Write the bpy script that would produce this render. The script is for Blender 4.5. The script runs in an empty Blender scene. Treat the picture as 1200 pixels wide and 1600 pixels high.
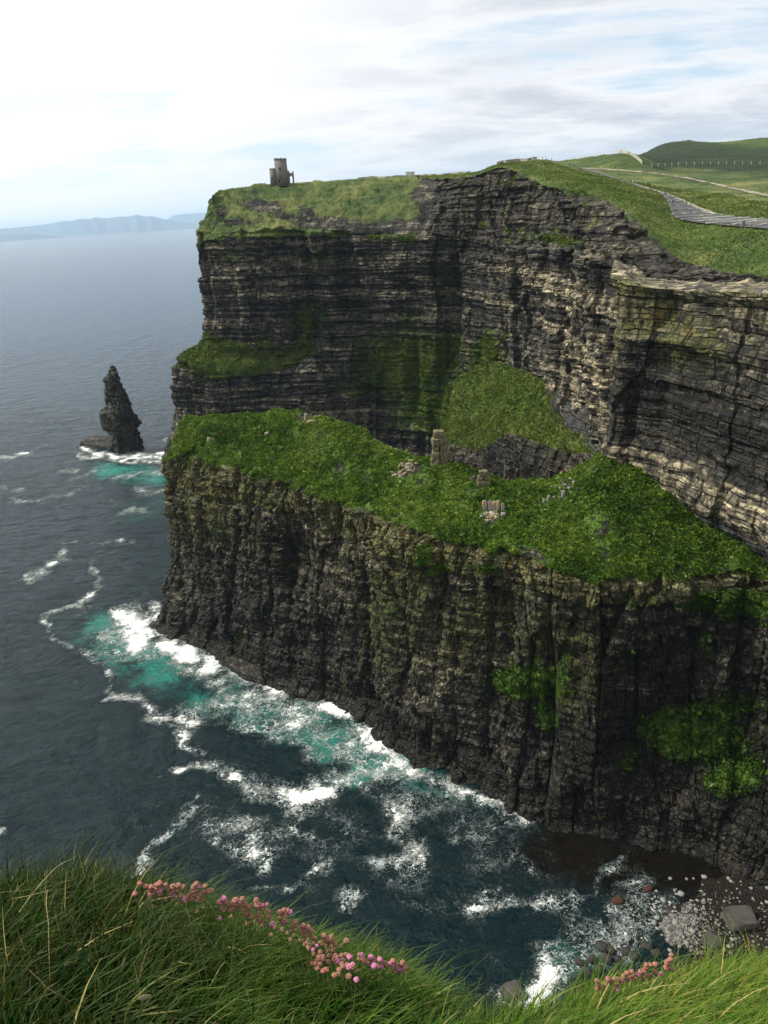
import bpy, math, random
import numpy as np
from math import radians, sin, cos, atan, pi
from mathutils import Vector, Matrix
from mathutils.bvhtree import BVHTree
random.seed(7); rng = np.random.default_rng(7)
sc = bpy.context.scene
COL = sc.collection

# ------------------------------------------------------------------ survey frame
ROLL = radians(3.0); PITCH = atan(466 / 1200.0); CZ = 170.0
F = np.array([0, cos(PITCH), -sin(PITCH)]); R0 = np.array([1.0, 0, 0]); D0 = np.array([0, -sin(PITCH), -cos(PITCH)])
RR = cos(ROLL) * R0 + sin(ROLL) * D0; DD = -sin(ROLL) * R0 + cos(ROLL) * D0
EYE = np.array([0, 0, CZ])
def ray(x, y): return F + (x - 600) / 1200.0 * RR + (y - 800) / 1200.0 * DD
def P(x, y, Y=None, z=None):
    r = ray(x, y); t = Y / r[1] if Y is not None else (z - CZ) / r[2]
    return EYE + t * r
def bearing(V):
    """where world points lie in the survey (1200x1600 sheet)"""
    q = V - EYE; w = q @ F; w = np.where(np.abs(w) < .05, .05, w)
    return 600 + 1200 * (q @ RR) / w, 800 + 1200 * (q @ DD) / w

# ------------------------------------------------------------------ numpy noise
_perm = rng.permutation(256).astype(np.int32); _perm = np.concatenate([_perm, _perm, _perm])
_g = rng.normal(size=(256, 3)); _g /= np.linalg.norm(_g, axis=1)[:, None]
_rv = rng.random(256)
def _h(i, j, k): return _perm[(_perm[(_perm[i & 255] + j) & 255] + k) & 255]
def perlin(p):
    p = np.asarray(p, np.float64); i = np.floor(p).astype(np.int32); f = p - i
    u = f * f * f * (f * (f * 6 - 15) + 10); out = 0
    for a in (0, 1):
        wa = u[:, 0] if a else 1 - u[:, 0]
        for b in (0, 1):
            wb = u[:, 1] if b else 1 - u[:, 1]
            for c in (0, 1):
                wc = u[:, 2] if c else 1 - u[:, 2]
                g = _g[_h(i[:, 0] + a, i[:, 1] + b, i[:, 2] + c)]
                out = out + wa * wb * wc * (g[:, 0] * (f[:, 0] - a) + g[:, 1] * (f[:, 1] - b) + g[:, 2] * (f[:, 2] - c))
    return out * 1.6
def fbm(p, o=4, lac=2.03, gain=.5):
    s = 0; a = 1; p = np.asarray(p, float)
    for k in range(o):
        s = s + a * perlin(p + 17.3 * k); p = p * lac; a *= gain
    return s
def sc3(V, sx, sy, sz, off=0.0): return V * np.array([1.0 / sx, 1.0 / sy, 1.0 / sz]) + off
def cells(p):
    """jittered cells: random value of the nearest cell, and the distance gap to the next"""
    i = np.floor(p).astype(np.int32); best = np.full(len(p), 9.); sec = np.full(len(p), 9.); val = np.zeros(len(p))
    for a in (-1, 0, 1):
        for b in (-1, 0, 1):
            for c in (-1, 0, 1):
                I = i[:, 0] + a; J = i[:, 1] + b; K = i[:, 2] + c; h = _h(I, J, K)
                d = (I + .15 + .7 * _rv[h] - p[:, 0]) ** 2 + (J + .15 + .7 * _rv[(h + 71) & 255] - p[:, 1]) ** 2 + (K + .15 + .7 * _rv[(h + 139) & 255] - p[:, 2]) ** 2
                m = d < best
                sec = np.where(m, best, np.minimum(sec, d)); val = np.where(m, _rv[(h + 201) & 255], val); best = np.where(m, d, best)
    return val, np.sqrt(sec) - np.sqrt(best)
def sstep(a, b, x):
    t = np.clip((x - a) / (b - a), 0, 1); return t * t * (3 - 2 * t)

# ------------------------------------------------------------------ pchip in numpy
def pchip(x, y, xi):
    x = np.asarray(x, float); y = np.asarray(y, float)          # y: (n, ...)
    h = np.diff(x); sh = (-1,) + (1,) * (y.ndim - 1); H = h.reshape(sh); d = np.diff(y, axis=0) / H
    m = np.zeros_like(y)
    if len(x) > 2:
        w1 = (2 * h[1:] + h[:-1]).reshape(sh); w2 = (h[1:] + 2 * h[:-1]).reshape(sh)
        same = d[:-1] * d[1:] > 0
        with np.errstate(divide='ignore', invalid='ignore'):
            hm = (w1 + w2) / (w1 / d[:-1] + w2 / d[1:])
        m[1:-1] = np.where(same, hm, 0)
    m[0] = d[0]; m[-1] = d[-1]
    k = np.clip(np.searchsorted(x, xi, side='right') - 1, 0, len(x) - 2)
    t = ((xi - x[k]) / h[k]).reshape(sh); hk = h[k].reshape(sh)
    return (2 * t**3 - 3 * t**2 + 1) * y[k] + (t**3 - 2 * t**2 + t) * hk * m[k] + (-2 * t**3 + 3 * t**2) * y[k + 1] + (t**3 - t**2) * hk * m[k + 1]

# ------------------------------------------------------------------ object helpers
def tag(o, label=None, cat=None, group=None, kind=None):
    if label: o['label'] = label
    if cat: o['category'] = cat
    if group: o['group'] = group
    if kind: o['kind'] = kind
    return o
def mesh_np(name, V, Fq, mat, parent=None, attrs=None, smooth=True, cols=None):
    me = bpy.data.meshes.new(name); V = np.asarray(V, np.float32); Fq = np.asarray(Fq, np.int32); n, s = Fq.shape
    me.vertices.add(len(V)); me.vertices.foreach_set('co', V.ravel())
    me.loops.add(n * s); me.loops.foreach_set('vertex_index', Fq.ravel())
    me.polygons.add(n); me.polygons.foreach_set('loop_start', np.arange(0, n * s, s, dtype=np.int32))
    me.polygons.foreach_set('use_smooth', np.full(n, smooth, dtype=bool))
    me.update(calc_edges=True)
    for k, a in (attrs or {}).items():
        at = me.attributes.new(k, 'FLOAT', 'POINT'); at.data.foreach_set('value', np.asarray(a, np.float32))
    o = bpy.data.objects.new(name, me); COL.objects.link(o)
    if mat: me.materials.append(mat)
    if parent: o.parent = parent
    return o
def empty(name, loc, rz=0.0):
    o = bpy.data.objects.new(name, None); COL.objects.link(o); o.location = loc; o.rotation_euler = (0, 0, rz); return o
def grid_faces(nr, nc, wrap=False):
    i = np.arange(nr - 1)[:, None]; j = np.arange(nc if wrap else nc - 1)[None, :]; j2 = (j + 1) % nc
    a = i * nc + j; b = i * nc + j2; c = (i + 1) * nc + j2; d = (i + 1) * nc + j
    return np.stack([a, b, c, d], -1).reshape(-1, 4)
class MB:
    """collects boxes and tubes into one mesh"""
    def __init__(s): s.v = []; s.f = []
    def add(s, v, f):
        n = len(s.v); s.v += [tuple(map(float, q)) for q in v]; s.f += [tuple(n + i for i in q) for q in f]
    def hexa(s, c8): s.add(c8, [(0, 3, 2, 1), (4, 5, 6, 7), (0, 1, 5, 4), (1, 2, 6, 5), (2, 3, 7, 6), (3, 0, 4, 7)])
    def box(s, c, d, rz=0.0):
        cx, cy, cz = c; a, b, h = d[0] / 2, d[1] / 2, d[2] / 2; C, S = cos(rz), sin(rz)
        s.hexa([(cx + x * C - y * S, cy + x * S + y * C, cz + z) for z in (-h, h) for x, y in ((-a, -b), (a, -b), (a, b), (-a, b))])
    def bar(s, p, q, w, h):
        p = Vector(p); q = Vector(q); d = (q - p).normalized(); sd = d.cross(Vector((0, 0, 1)))
        if sd.length < 1e-3: sd = Vector((1, 0, 0))
        sd.normalize(); up = sd.cross(d)
        s.hexa([e + sd * x * w / 2 + up * y * h / 2 for e in (p, q) for x, y in ((-1, -1), (1, -1), (1, 1), (-1, 1))])
    def rings(s, rr, n=16, cap=True):
        """rr: list of (centre, rx, ry)"""
        v = []; f = []
        for (c, rx, ry) in rr:
            for k in range(n): v.append((c[0] + rx * cos(2 * pi * k / n), c[1] + ry * sin(2 * pi * k / n), c[2]))
        for i in range(len(rr) - 1):
            for k in range(n): f.append((i * n + k, i * n + (k + 1) % n, (i + 1) * n + (k + 1) % n, (i + 1) * n + k))
        if cap: f.append(tuple(range(n - 1, -1, -1))); f.append(tuple((len(rr) - 1) * n + k for k in range(n)))
        s.add(v, f)
    def build(s, name, mat, parent=None, smooth=False, bevel=0):
        me = bpy.data.meshes.new(name); me.from_pydata(s.v, [], s.f); me.update()
        if smooth:
            for p in me.polygons: p.use_smooth = True
        me.materials.append(mat); o = bpy.data.objects.new(name, me); COL.objects.link(o)
        if parent: o.parent = parent
        if bevel:
            b = o.modifiers.new('bevel', 'BEVEL'); b.width = bevel; b.segments = 2
        return o

# ------------------------------------------------------------------ node helpers
class NT:
    def __init__(s, name):
        s.m = bpy.data.materials.new(name); s.m.use_nodes = True; s.t = s.m.node_tree; s.t.nodes.clear()
        s.out = s.n('ShaderNodeOutputMaterial')
    def n(s, ty, **kw):
        x = s.t.nodes.new(ty)
        for k, v in kw.items(): setattr(x, k, v)
        return x
    def l(s, a, b): s.t.links.new(a, b)
    def put(s, sock, v):
        if isinstance(v, (int, float)): sock.default_value = v
        elif isinstance(v, tuple): sock.default_value = v if len(v) == len(sock.default_value) else v + (1,)
        else: s.l(v, sock)
    def coord(s, sx=1, sy=1, sz=1, loc=(0, 0, 0), obj=False):
        if not hasattr(s, '_geo'): s._geo = s.n('ShaderNodeNewGeometry'); s._tc = None
        src = s._geo.outputs['Position']
        if obj:
            if not s._tc: s._tc = s.n('ShaderNodeTexCoord')
            src = s._tc.outputs['Object']
        mp = s.n('ShaderNodeMapping'); s.l(src, mp.inputs[0]); mp.inputs['Scale'].default_value = (sx, sy, sz); mp.inputs['Location'].default_value = loc
        return mp.outputs[0]
    def noise(s, vec, scale=1, det=4, rough=.55, dist=0, ridged=False):
        x = s.n('ShaderNodeTexNoise')
        if ridged: x.noise_type = 'RIDGED_MULTIFRACTAL'
        s.l(vec, x.inputs['Vector']); x.inputs['Scale'].default_value = scale; x.inputs['Detail'].default_value = det; x.inputs['Roughness'].default_value = rough; x.inputs['Distortion'].default_value = dist
        return x.outputs['Fac']
    def voro(s, vec, scale=1, feat='F1', out='Distance', rand=1.0):
        x = s.n('ShaderNodeTexVoronoi'); x.feature = feat; s.l(vec, x.inputs['Vector']); x.inputs['Scale'].default_value = scale; x.inputs['Randomness'].default_value = rand
        return x.outputs[out]
    def attr(s, name): x = s.n('ShaderNodeAttribute'); x.attribute_name = name; return x.outputs['Fac']
    def math(s, op, a, b=0.0, c=None, clamp=False):
        x = s.n('ShaderNodeMath', operation=op); x.use_clamp = clamp; s.put(x.inputs[0], a); s.put(x.inputs[1], b)
        if c is not None: s.put(x.inputs[2], c)
        return x.outputs[0]
    def mr(s, v, a, b, c=0.0, d=1.0, smooth=True):
        x = s.n('ShaderNodeMapRange'); x.interpolation_type = 'SMOOTHSTEP' if smooth else 'LINEAR'
        s.put(x.inputs[0], v); s.put(x.inputs[1], a); s.put(x.inputs[2], b); s.put(x.inputs[3], c); s.put(x.inputs[4], d); return x.outputs[0]
    def mix(s, f, a, b, mode='MIX'):
        x = s.n('ShaderNodeMix', data_type='RGBA', blend_type=mode); s.put(x.inputs[0], f); s.put(x.inputs[6], a); s.put(x.inputs[7], b); return x.outputs[2]
    def ramp(s, f, stops):
        x = s.n('ShaderNodeValToRGB'); s.l(f, x.inputs[0]); e = x.color_ramp.elements
        while len(e) < len(stops): e.new(.5)
        for q, (p, c) in zip(e, stops): q.position = p; q.color = tuple(c) + (1,)
        return x.outputs[0]
    def nz(s): 
        if not hasattr(s, '_geo'): s._geo = s.n('ShaderNodeNewGeometry'); s._tc = None
        x = s.n('ShaderNodeSeparateXYZ'); s.l(s._geo.outputs['Normal'], x.inputs[0]); return x.outputs[2]
    def bump(s, h, dist=.3, strength=1.0, prev=None):
        x = s.n('ShaderNodeBump'); s.put(x.inputs['Height'], h); x.inputs['Distance'].default_value = dist; x.inputs['Strength'].default_value = strength
        if prev is not None: s.l(prev, x.inputs['Normal'])
        return x.outputs[0]
    def bsdf(s, col, rough=.9, normal=None, spec=.2, **kw):
        x = s.n('ShaderNodeBsdfPrincipled'); s.put(x.inputs['Base Color'], col); s.put(x.inputs['Roughness'], rough); s.put(x.inputs['Specular IOR Level'], spec)
        if normal is not None: s.l(normal, x.inputs['Normal'])
        for k, v in kw.items(): s.put(x.inputs[k.replace('_', ' ')], v)
        s.l(x.outputs[0], s.out.inputs['Surface']); return x
def simple(name, col, rough=.85, var=.35, scale=2.0, obj=True):
    n = NT(name); c = n.coord(obj=obj); f = n.noise(c, scale, 5)
    a = tuple(v * (1 - var) for v in col); b = tuple(min(1, v * (1 + var)) for v in col)
    n.bsdf(n.mix(f, a, b), rough, n.bump(n.noise(c, scale * 4, 4), .02, .6)); return n.m

# ------------------------------------------------------------------ materials
def rock_material(name, mode):
    n = NT(name); far = mode == 'far'
    veg = n.attr('veg'); pale = n.attr('pale'); brown = n.attr('brown'); olive = n.attr('olive'); wet = n.attr('wet'); scree = n.attr('scree')
    sep = n.n('ShaderNodeSeparateXYZ'); n.l(n.coord(1, 1, 1), sep.inputs[0])
    mott = n.noise(n.coord(.3, .3, .3, (1, 8, 2)), 1, 6, .65)
    warpz = n.noise(n.coord(.03, .03, .05, (3, 3, 3)), 1, 4, .6); warpz2 = n.noise(n.coord(.4, .4, .4, (1, 3, 3)), 1, 3, .6)
    fine = n.noise(n.coord(1.6, 1.6, 2.6), 1, 6, .72)
    vert = n.noise(n.coord(.32, .32, .035, (4, 1, 7)), 1, 6, .66)          # joints and run-off
    big = n.noise(n.coord(.03, .03, .04, (6, 6, 1)), 1, 4, .6)
    zw = n.math('ADD', n.math('ADD', sep.outputs[2], n.math('MULTIPLY', warpz, 7.0)), n.math('MULTIPLY', warpz2, .4))
    def beds(th, cell, off):
        """masonry-like beds: each bed is split by its own upright joints"""
        k = n.math('ADD', n.math('MULTIPLY', zw, 1.0 / th), off); fl = n.math('FLOOR', k); fr = n.math('FRACT', k)
        cb = n.n('ShaderNodeCombineXYZ'); n.l(n.math('MULTIPLY', sep.outputs[0], 1 / cell), cb.inputs[0]); n.l(n.math('MULTIPLY', sep.outputs[1], 1 / cell), cb.inputs[1]); n.l(n.math('MULTIPLY', fl, 7.31), cb.inputs[2])
        c = n.n('ShaderNodeSeparateColor'); n.l(n.voro(cb.outputs[0], 1, 'F1', 'Color'), c.inputs[0]); e = n.voro(cb.outputs[0], 1, 'DISTANCE_TO_EDGE')
        # whole-bed tone
        bt = n.n('ShaderNodeTexWhiteNoise', noise_dimensions='1D'); n.l(fl, bt.inputs['W'])
        lo = n.mr(fr, 0.0, .16); je = n.mr(e, 0.0, .10)
        return c.outputs[0], c.outputs[1], bt.outputs['Value'], n.math('MINIMUM', lo, je), fr
    A = beds(2.9 if far else 2.6, 7.5 if far else 2.6, 0.0); B = beds(1.05 if far else .75, 3.0 if far else 1.25, .37)
    strat = n.math('ADD', n.math('MULTIPLY', A[2], .5), n.math('MULTIPLY', B[2], .5))
    tone = n.math('ADD', n.math('ADD', n.math('MULTIPLY', A[0], .16), n.math('MULTIPLY', B[0], .20)), n.math('ADD', n.math('MULTIPLY', strat, .36 if far else .22), n.math('MULTIPLY', mott, .28 if far else .42)))
    tone = n.math('ADD', tone, n.math('MULTIPLY', n.math('SUBTRACT', big, .5), .8))
    base = n.ramp(tone, [(.28, (.013, .013, .012)), (.40, (.042, .040, .036)), (.53, (.095, .089, .070)), (.69, (.26, .225, .155))] if far else [(.27, (.010, .010, .010)), (.42, (.026, .026, .022)), (.56, (.074, .072, .056)), (.72, (.26, .235, .17))])
    pc = n.ramp(n.math('ADD', n.math('MULTIPLY', B[1], .4), n.math('ADD', n.math('MULTIPLY', mott, .4), n.math('MULTIPLY', B[2], .2))), [(.22, (.06, .06, .056)), (.46, (.23, .20, .135)), (.74, (.55, .47, .31))])
    pf = n.mr(n.math('ADD', pale, n.math('ADD', n.math('MULTIPLY', n.math('SUBTRACT', mott, .5), 1.2), n.math('MULTIPLY', n.math('SUBTRACT', strat, .5), .5))), .30, .62)
    base = n.mix(pf, base, pc)
    bf = n.mr(n.math('ADD', brown, n.math('MULTIPLY', n.math('SUBTRACT', mott, .5), 1.2)), .35, .7)
    base = n.mix(bf, base, n.ramp(n.math('ADD', n.math('MULTIPLY', vert, .5), n.math('MULTIPLY', mott, .5)), [(.40, (.014, .013, .011)), (.5, (.052, .046, .036)), (.62, (.16, .135, .10))]))
    sf = n.mr(n.math('ADD', scree, n.math('MULTIPLY', n.math('SUBTRACT', mott, .5), .8)), .4, .6)
    base = n.mix(sf, base, n.ramp(fine, [(.3, (.045, .046, .048)), (.6, (.105, .105, .105)), (.8, (.20, .195, .185))]))
    of = n.mr(n.math('ADD', n.math('ADD', olive, n.math('MULTIPLY', n.math('SUBTRACT', vert, .5), 1.5)), n.math('MULTIPLY', n.math('SUBTRACT', mott, .5), 1.2)), .36, .80, 0, .85)
    base = n.mix(of, base, n.mix(fine, (.030, .038, .009), (.16, .165, .045)))
    och = n.mr(n.math('ADD', n.math('MULTIPLY', olive, .30), n.noise(n.coord(.30, .30, .16, (3, 3, 3)), 1, 4, .6)), .80, .86, 0, .7)
    base = n.mix(och, base, n.mix(fine, (.10, .075, .02), (.26, .19, .06)))
    crk = n.math('MINIMUM', n.math('ADD', n.math('MULTIPLY', A[3], .8), .2), n.math('ADD', n.math('MULTIPLY', B[3], .5), .5))
    base = n.mix(n.math('SUBTRACT', 1.0, crk), base, (.006, .006, .006))
    seam = n.mr(vert, .32, .41, .85 if not far else .6, 0.0); base = n.mix(seam, base, (.010, .010, .010))
    base = n.mix(n.math('MULTIPLY', wet, .82), base, (.009, .0085, .007))  # wet also serves as plain darkening of chosen rock areas
    gu = n.mr(n.noise(n.coord(.9, .9, 2.0, (2, 2, 9)), 1, 3, .5), .76, .79, 0, .75); base = n.mix(gu, base, (.5, .5, .48))
    vf = n.mr(n.math('ADD', n.math('ADD', veg, n.math('MULTIPLY', n.math('SUBTRACT', mott, .5), 1.3)), n.math('MULTIPLY', n.math('SUBTRACT', fine, .5), .8)), .42, .58)
    g1 = n.noise(n.coord(.9, .9, .9, (5, 0, 2)) if not far else n.coord(.30, .30, .42, (5, 0, 2)), 1, 7, .75); g2 = n.noise(n.coord(.03, .05, .06, (0, 5, 2)), 1, 7, .72)
    if far:
        gc = n.ramp(n.math('ADD', n.math('MULTIPLY', g1, .30), n.math('MULTIPLY', g2, .70)), [(.37, (.014, .030, .007)), (.455, (.040, .070, .013)), (.53, (.085, .110, .026)), (.62, (.17, .165, .055))])
        dg = n.attr('dgreen'); gc = n.mix(dg, gc, n.ramp(n.math('ADD', n.math('MULTIPLY', g1, .5), n.math('MULTIPLY', g2, .5)), [(.38, (.004, .011, .003)), (.54, (.013, .030, .005)), (.68, (.05, .09, .015))]))
        lg = n.attr('lgreen'); gc = n.mix(lg, gc, n.ramp(n.math('ADD', n.math('MULTIPLY', g1, .5), n.math('MULTIPLY', g2, .5)), [(.38, (.022, .060, .006)), (.5, (.050, .100, .012)), (.62, (.11, .155, .027))]))
    else:
        gc = n.ramp(n.math('ADD', n.math('MULTIPLY', g1, .75), n.math('MULTIPLY', g2, .25)), [(.34, (.016, .038, .005)), (.5, (.045, .095, .009)), (.64, (.095, .17, .018)), (.76, (.16, .23, .035))])
    col = n.mix(vf, base, gc)
    notveg = n.math('SUBTRACT', 1.0, vf)
    hA = n.math('MULTIPLY', notveg, n.math('ADD', n.math('MULTIPLY', A[0], .7), n.math('ADD', n.math('MULTIPLY', A[3], .5), n.math('MULTIPLY', A[2], .5))))
    hB = n.math('MULTIPLY', notveg, n.math('ADD', n.math('MULTIPLY', B[0], .6), n.math('ADD', n.math('MULTIPLY', B[3], .5), n.math('MULTIPLY', B[2], .6))))
    hh = n.math('ADD', n.math('ADD', n.math('MULTIPLY', hA, 1.3 if far else .9), n.math('MULTIPLY', hB, .75 if far else .55)), n.math('ADD', n.math('MULTIPLY', fine, .36), n.math('MULTIPLY', mott, .25)))
    h4 = n.bump(hh, 1.0, .95)
    n.bsdf(col, n.mix(wet, (.85, .85, .85), (.45, .45, .45)), h4, .25)
    return n.m

M = {}
M['far'] = rock_material('far_cliff_rock', 'far')
M['near'] = rock_material('headland_rock', 'near')
M['stone'] = simple('tower_stone', (.16, .15, .135), .9, .4, 1.2)
M['dark'] = simple('dark_opening', (.015, .015, .016), .9)
M['fence'] = simple('weathered_wood', (.42, .40, .34), .8, .25, 6)
M['slab'] = simple('flagstone_edge', (.30, .30, .29), .85, .3, .8)
M['paving'] = simple('dark_paving', (.075, .075, .078), .85, .3, .8)
M['path'] = simple('gravel_path', (.24, .22, .17), .95, .25, .8, obj=False)
M['asph'] = simple('worn_dark_path', (.10, .095, .08), .95, .35, .8, obj=False)
M['wall'] = simple('platform_wall_stone', (.30, .28, .24), .9, .3, .6)
M['pale'] = simple('pale_render', (.55, .55, .48), .8, .1, .5)
M['cloth_d'] = simple('dark_clothing', (.02, .022, .03), .9)
M['cloth_l'] = simple('light_clothing', (.6, .6, .58), .9)
M['cloth_b'] = simple('blue_clothing', (.05, .08, .16), .9)
M['skin'] = simple('skin', (.45, .28, .2), .6, .1)

# ------------------------------------------------------------------ nets -> terrain
def net(stations, cn, rn):
    """stations: list of lists of xyz; cn: subdivisions per station gap; rn: per row gap"""
    A = np.array(stations, float)                      # (S, R, 3)
    S, Rn = A.shape[:2]
    xs = np.concatenate([[i + k / cn[i] for k in range(cn[i])] for i in range(S - 1)] + [[S - 1.0]])
    ys = np.concatenate([[i + k / rn[i] for k in range(rn[i])] for i in range(Rn - 1)] + [[Rn - 1.0]])
    B = pchip(np.arange(S), A, xs)                     # (nx, R, 3)
    C = pchip(np.arange(Rn), B.transpose(1, 0, 2), ys) # (ny, nx, 3)
    return C, xs, ys
def normals(G):
    du = np.gradient(G, axis=1); dv = np.gradient(G, axis=0); N = np.cross(du, dv); return N / (np.linalg.norm(N, axis=2)[..., None] + 1e-9)
def blobs(px, py, L):
    out = np.zeros_like(px)
    for (x, y, rx, ry, ang, v) in L:
        c, s = cos(radians(ang)), sin(radians(ang)); dx = px - x; dy = py - y
        d = ((dx * c + dy * s) / rx) ** 2 + ((-dx * s + dy * c) / ry) ** 2
        out = np.maximum(out, v * np.exp(-d * 1.1)) if v > 0 else out + v * np.exp(-d * 1.1)
    return out

# ===== main cliff: far wall, wall running toward us, right-hand wall, and the moor above
def stn(r4, low, up):
    """r4: (px,py,Y) of the bed at about 150 m; low: [(dx,dy,z)...] x4 offsets from r4; up: list of px points"""
    q = P(r4[0], r4[1], Y=r4[2]); L = []
    for e in low:
        if len(e) == 4: L.append(P(e[0], e[1], Y=e[2]))      # marked by a 4th item
        else: L.append(np.array([q[0] + e[0], q[1] + e[1], e[2]]))
    return L + [q] + [P(a, b, Y=c) for a, b, c in up]
S = []
# rows: 0 sea, 1 lower wall, 2 ledge lip, 3 ledge back, 4 bed line, 5 bench back, 6 rim, 7-11 moor
S.append(stn((470, 372, 640), [(-20, 20, -6), (-18, 10, 36), (-16, 0, 80), (-6, 0, 97)], [(480, 360, 645), (500, 330, 650), (520, 320, 660), (540, 315, 670), (560, 310, 690), (580, 305, 720), (620, 300, 900)]))
S.append(stn((306, 378, 552), [(-44, -6, -6), (268, 650, 549, 1), (272, 567, 546, 1), (318, 522, 553, 1)], [(314, 350, 557), (335, 303, 575), (350, 298, 600), (360, 298, 640), (370, 298, 680), (380, 298, 760), (400, 300, 1000)]))
S.append(stn((345, 372, 547), [(-18, -32, -6), (335, 655, 528, 1), (338, 594, 527, 1), (350, 535, 545, 1)], [(350, 352, 553), (365, 296, 590), (380, 293, 610), (390, 292, 640), (400, 292, 680), (410, 293, 760), (440, 298, 1000)]))
S.append(stn((440, 366, 543), [(-6, -26, -6), (430, 640, 530, 1), (432, 578, 533, 1), (438, 545, 541, 1)], [(440, 345, 552), (445, 288, 600), (450, 287, 620), (455, 286.5, 650), (460, 287, 700), (470, 290, 780), (500, 296, 1000)]))
S.append(stn((560, 366, 538), [(-6, -16, -6), (0, -10, 40), (0, -6, 80), (0, -2, 110)], [(560, 350, 548), (562, 282, 600), (566, 280.5, 620), (570, 280, 660), (575, 281, 700), (585, 286, 800), (620, 292, 1000)]))
S.append(stn((640, 372, 524), [(-4, -12, -6), (0, -8, 40), (2, -5, 80), (2, -2, 110)], [(640, 352, 532), (648, 279, 590), (650, 276.5, 610), (655, 275, 640), (660, 276, 700), (670, 280, 800), (700, 288, 1000)]))
S.append(stn((715, 380, 506), [(-2, -14, -6), (0, -8, 40), (2, -4, 80), (2, -2, 110)], [(716, 366, 509), (728, 277, 514), (735, 272, 530), (740, 270.5, 560), (745, 272, 640), (755, 278, 800), (780, 284, 1000)]))
S.append(stn((770, 388, 468), [(-8, -4, -6), (-4, 0, 40), (-2, 0, 80), (0, 0, 110)], [(774, 376, 470), (780, 262, 474), (785, 256, 492), (792, 254, 515), (800, 257, 620), (810, 264, 800), (830, 272, 1000)]))
S.append(stn((832, 390, 385), [(-4, -2, -6), (-2, 0, 40), (0, 0, 80), (0, 0, 110)], [(840, 376, 392), (850, 291, 402), (848, 264, 455), (845, 250, 510), (858, 255, 600), (870, 262, 800), (890, 270, 1000)]))
S.append(stn((895, 397, 308), [(0, -2, -6), (0, 0, 40), (1, 0, 80), (0, 0, 110)], [(905, 382, 316), (915, 303, 338), (912, 280, 410), (905, 263, 505), (915, 247, 560), (930, 252, 700), (980, 262, 1000)]))
S.append(stn((948, 412, 256), [(0, -4, -6), (0, -2, 40), (0, -1, 84), (0, 0, 112)], [(958, 396, 266), (985, 336, 290), (990, 300, 370), (985, 272, 480), (978, 238.5, 545), (1000, 246, 640), (1040, 224, 900)]))
S.append(stn((982, 441, 226), [(10, 8, -6), (8, 8, 40), (-1, 1, 86), (-2, 0, 100)], [(1005, 431, 246), (1035, 386, 268), (1060, 318, 345), (1065, 284, 440), (1045, 262, 545), (1060, 245, 640), (1090, 220.5, 800)]))
S.append(stn((1060, 453, 214), [(16, 14, -6), (14, 12, 40), (1, 2, 80), (-1, -1, 95)], [(1068, 438, 231), (1085, 414, 246), (1115, 328, 318), (1130, 290, 410), (1120, 266, 530), (1125, 247, 620), (1140, 221, 760)]))
S.append(stn((1160, 456, 193), [(20, 18, -6), (16, 16, 40), (3, 4, 76), (-1, -1, 92)], [(1160, 440, 209), (1150, 427, 222), (1175, 342, 282), (1190, 298, 370), (1190, 268, 500), (1195, 246, 610), (1200, 214, 740)]))
S.append(stn((1260, 462, 174), [(24, 22, -6), (20, 20, 40), (6, 6, 74), (-1, -1, 90)], [(1250, 442, 192), (1235, 436, 203), (1250, 352, 255), (1265, 302, 340), (1270, 270, 470), (1270, 246, 600), (1280, 206, 740)]))
S.append(stn((1420, 465, 145), [(26, 24, -6), (22, 22, 40), (6, 6, 74), (-1, -1, 90)], [(1400, 445, 160), (1390, 430, 175), (1400, 362, 220), (1410, 306, 310), (1420, 270, 450), (1420, 244, 590), (1430, 196, 740)]))
S.append(stn((1750, 480, 105), [(26, 24, -6), (22, 22, 40), (6, 6, 74), (-1, -1, 90)], [(1740, 460, 120), (1730, 440, 140), (1730, 372, 190), (1730, 310, 290), (1730, 270, 430), (1730, 240, 580), (1730, 190, 740)]))
cn = [30, 60, 90, 120, 80, 80, 70, 120, 130, 100, 80, 150, 190, 150, 60, 40]
rn = [24, 40, 36, 105, 14, 50, 50, 40, 34, 26, 20]
G, xs, ys = net(S, cn, rn)
N = normals(G); nr, nc = G.shape[:2]
V = G.reshape(-1, 3); Nn = N.reshape(-1, 3)
row = np.repeat(ys, nc); col = np.tile(xs, nr)
px, py = bearing(V)
Hn = Nn.copy(); Hn[:, 2] *= .15; Hn /= np.linalg.norm(Hn, axis=1)[:, None] + 1e-9
steep = 1 - sstep(.45, .8, np.abs(Nn[:, 2]))
rocky = steep * (1 - sstep(5.9, 6.05, row))
rocky = np.where((row > np.where(col > 10.2, 5.02, 4.6)) & (row < 6.05) & (col > 5.4), np.maximum(rocky, 1 - sstep(5.85, 6.03, row)), rocky)
rightw = sstep(9.6, 10.6, col)
amp = np.where(col < 10.5, 1.0, .55)
zt = V[:, 2] + 1.2 * perlin(sc3(V, 60, 60, 60)) + .02 * V[:, 0]
Vz = V.copy(); Vz[:, 2] = zt
big = fbm(sc3(V, 34, 34, 60, 3.1), 3)
mid = fbm(sc3(V, 9, 9, 18, 1.7), 4)
def bedstep(z, th, lat, sd):
    k = z / th + sd; fl = np.floor(k); return perlin(np.c_[V[:, 0] / lat + fl * 7.7, V[:, 1] / lat + sd, fl * 3.3])
s1, e1 = cells(sc3(Vz, 11, 11, 3.2)); s2, e2 = cells(sc3(Vz, 4.2, 4.2, 1.3, 5.5))
led = perlin(np.c_[V[:, 0] / 90, V[:, 1] / 90, zt / 2.6]) + .6 * perlin(np.c_[V[:, 0] / 60, V[:, 1] / 60, zt / 1.1 + 9])
gul = -np.clip(fbm(sc3(V, 16, 16, 120, 8.8), 2) - .12, 0, 1)
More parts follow.
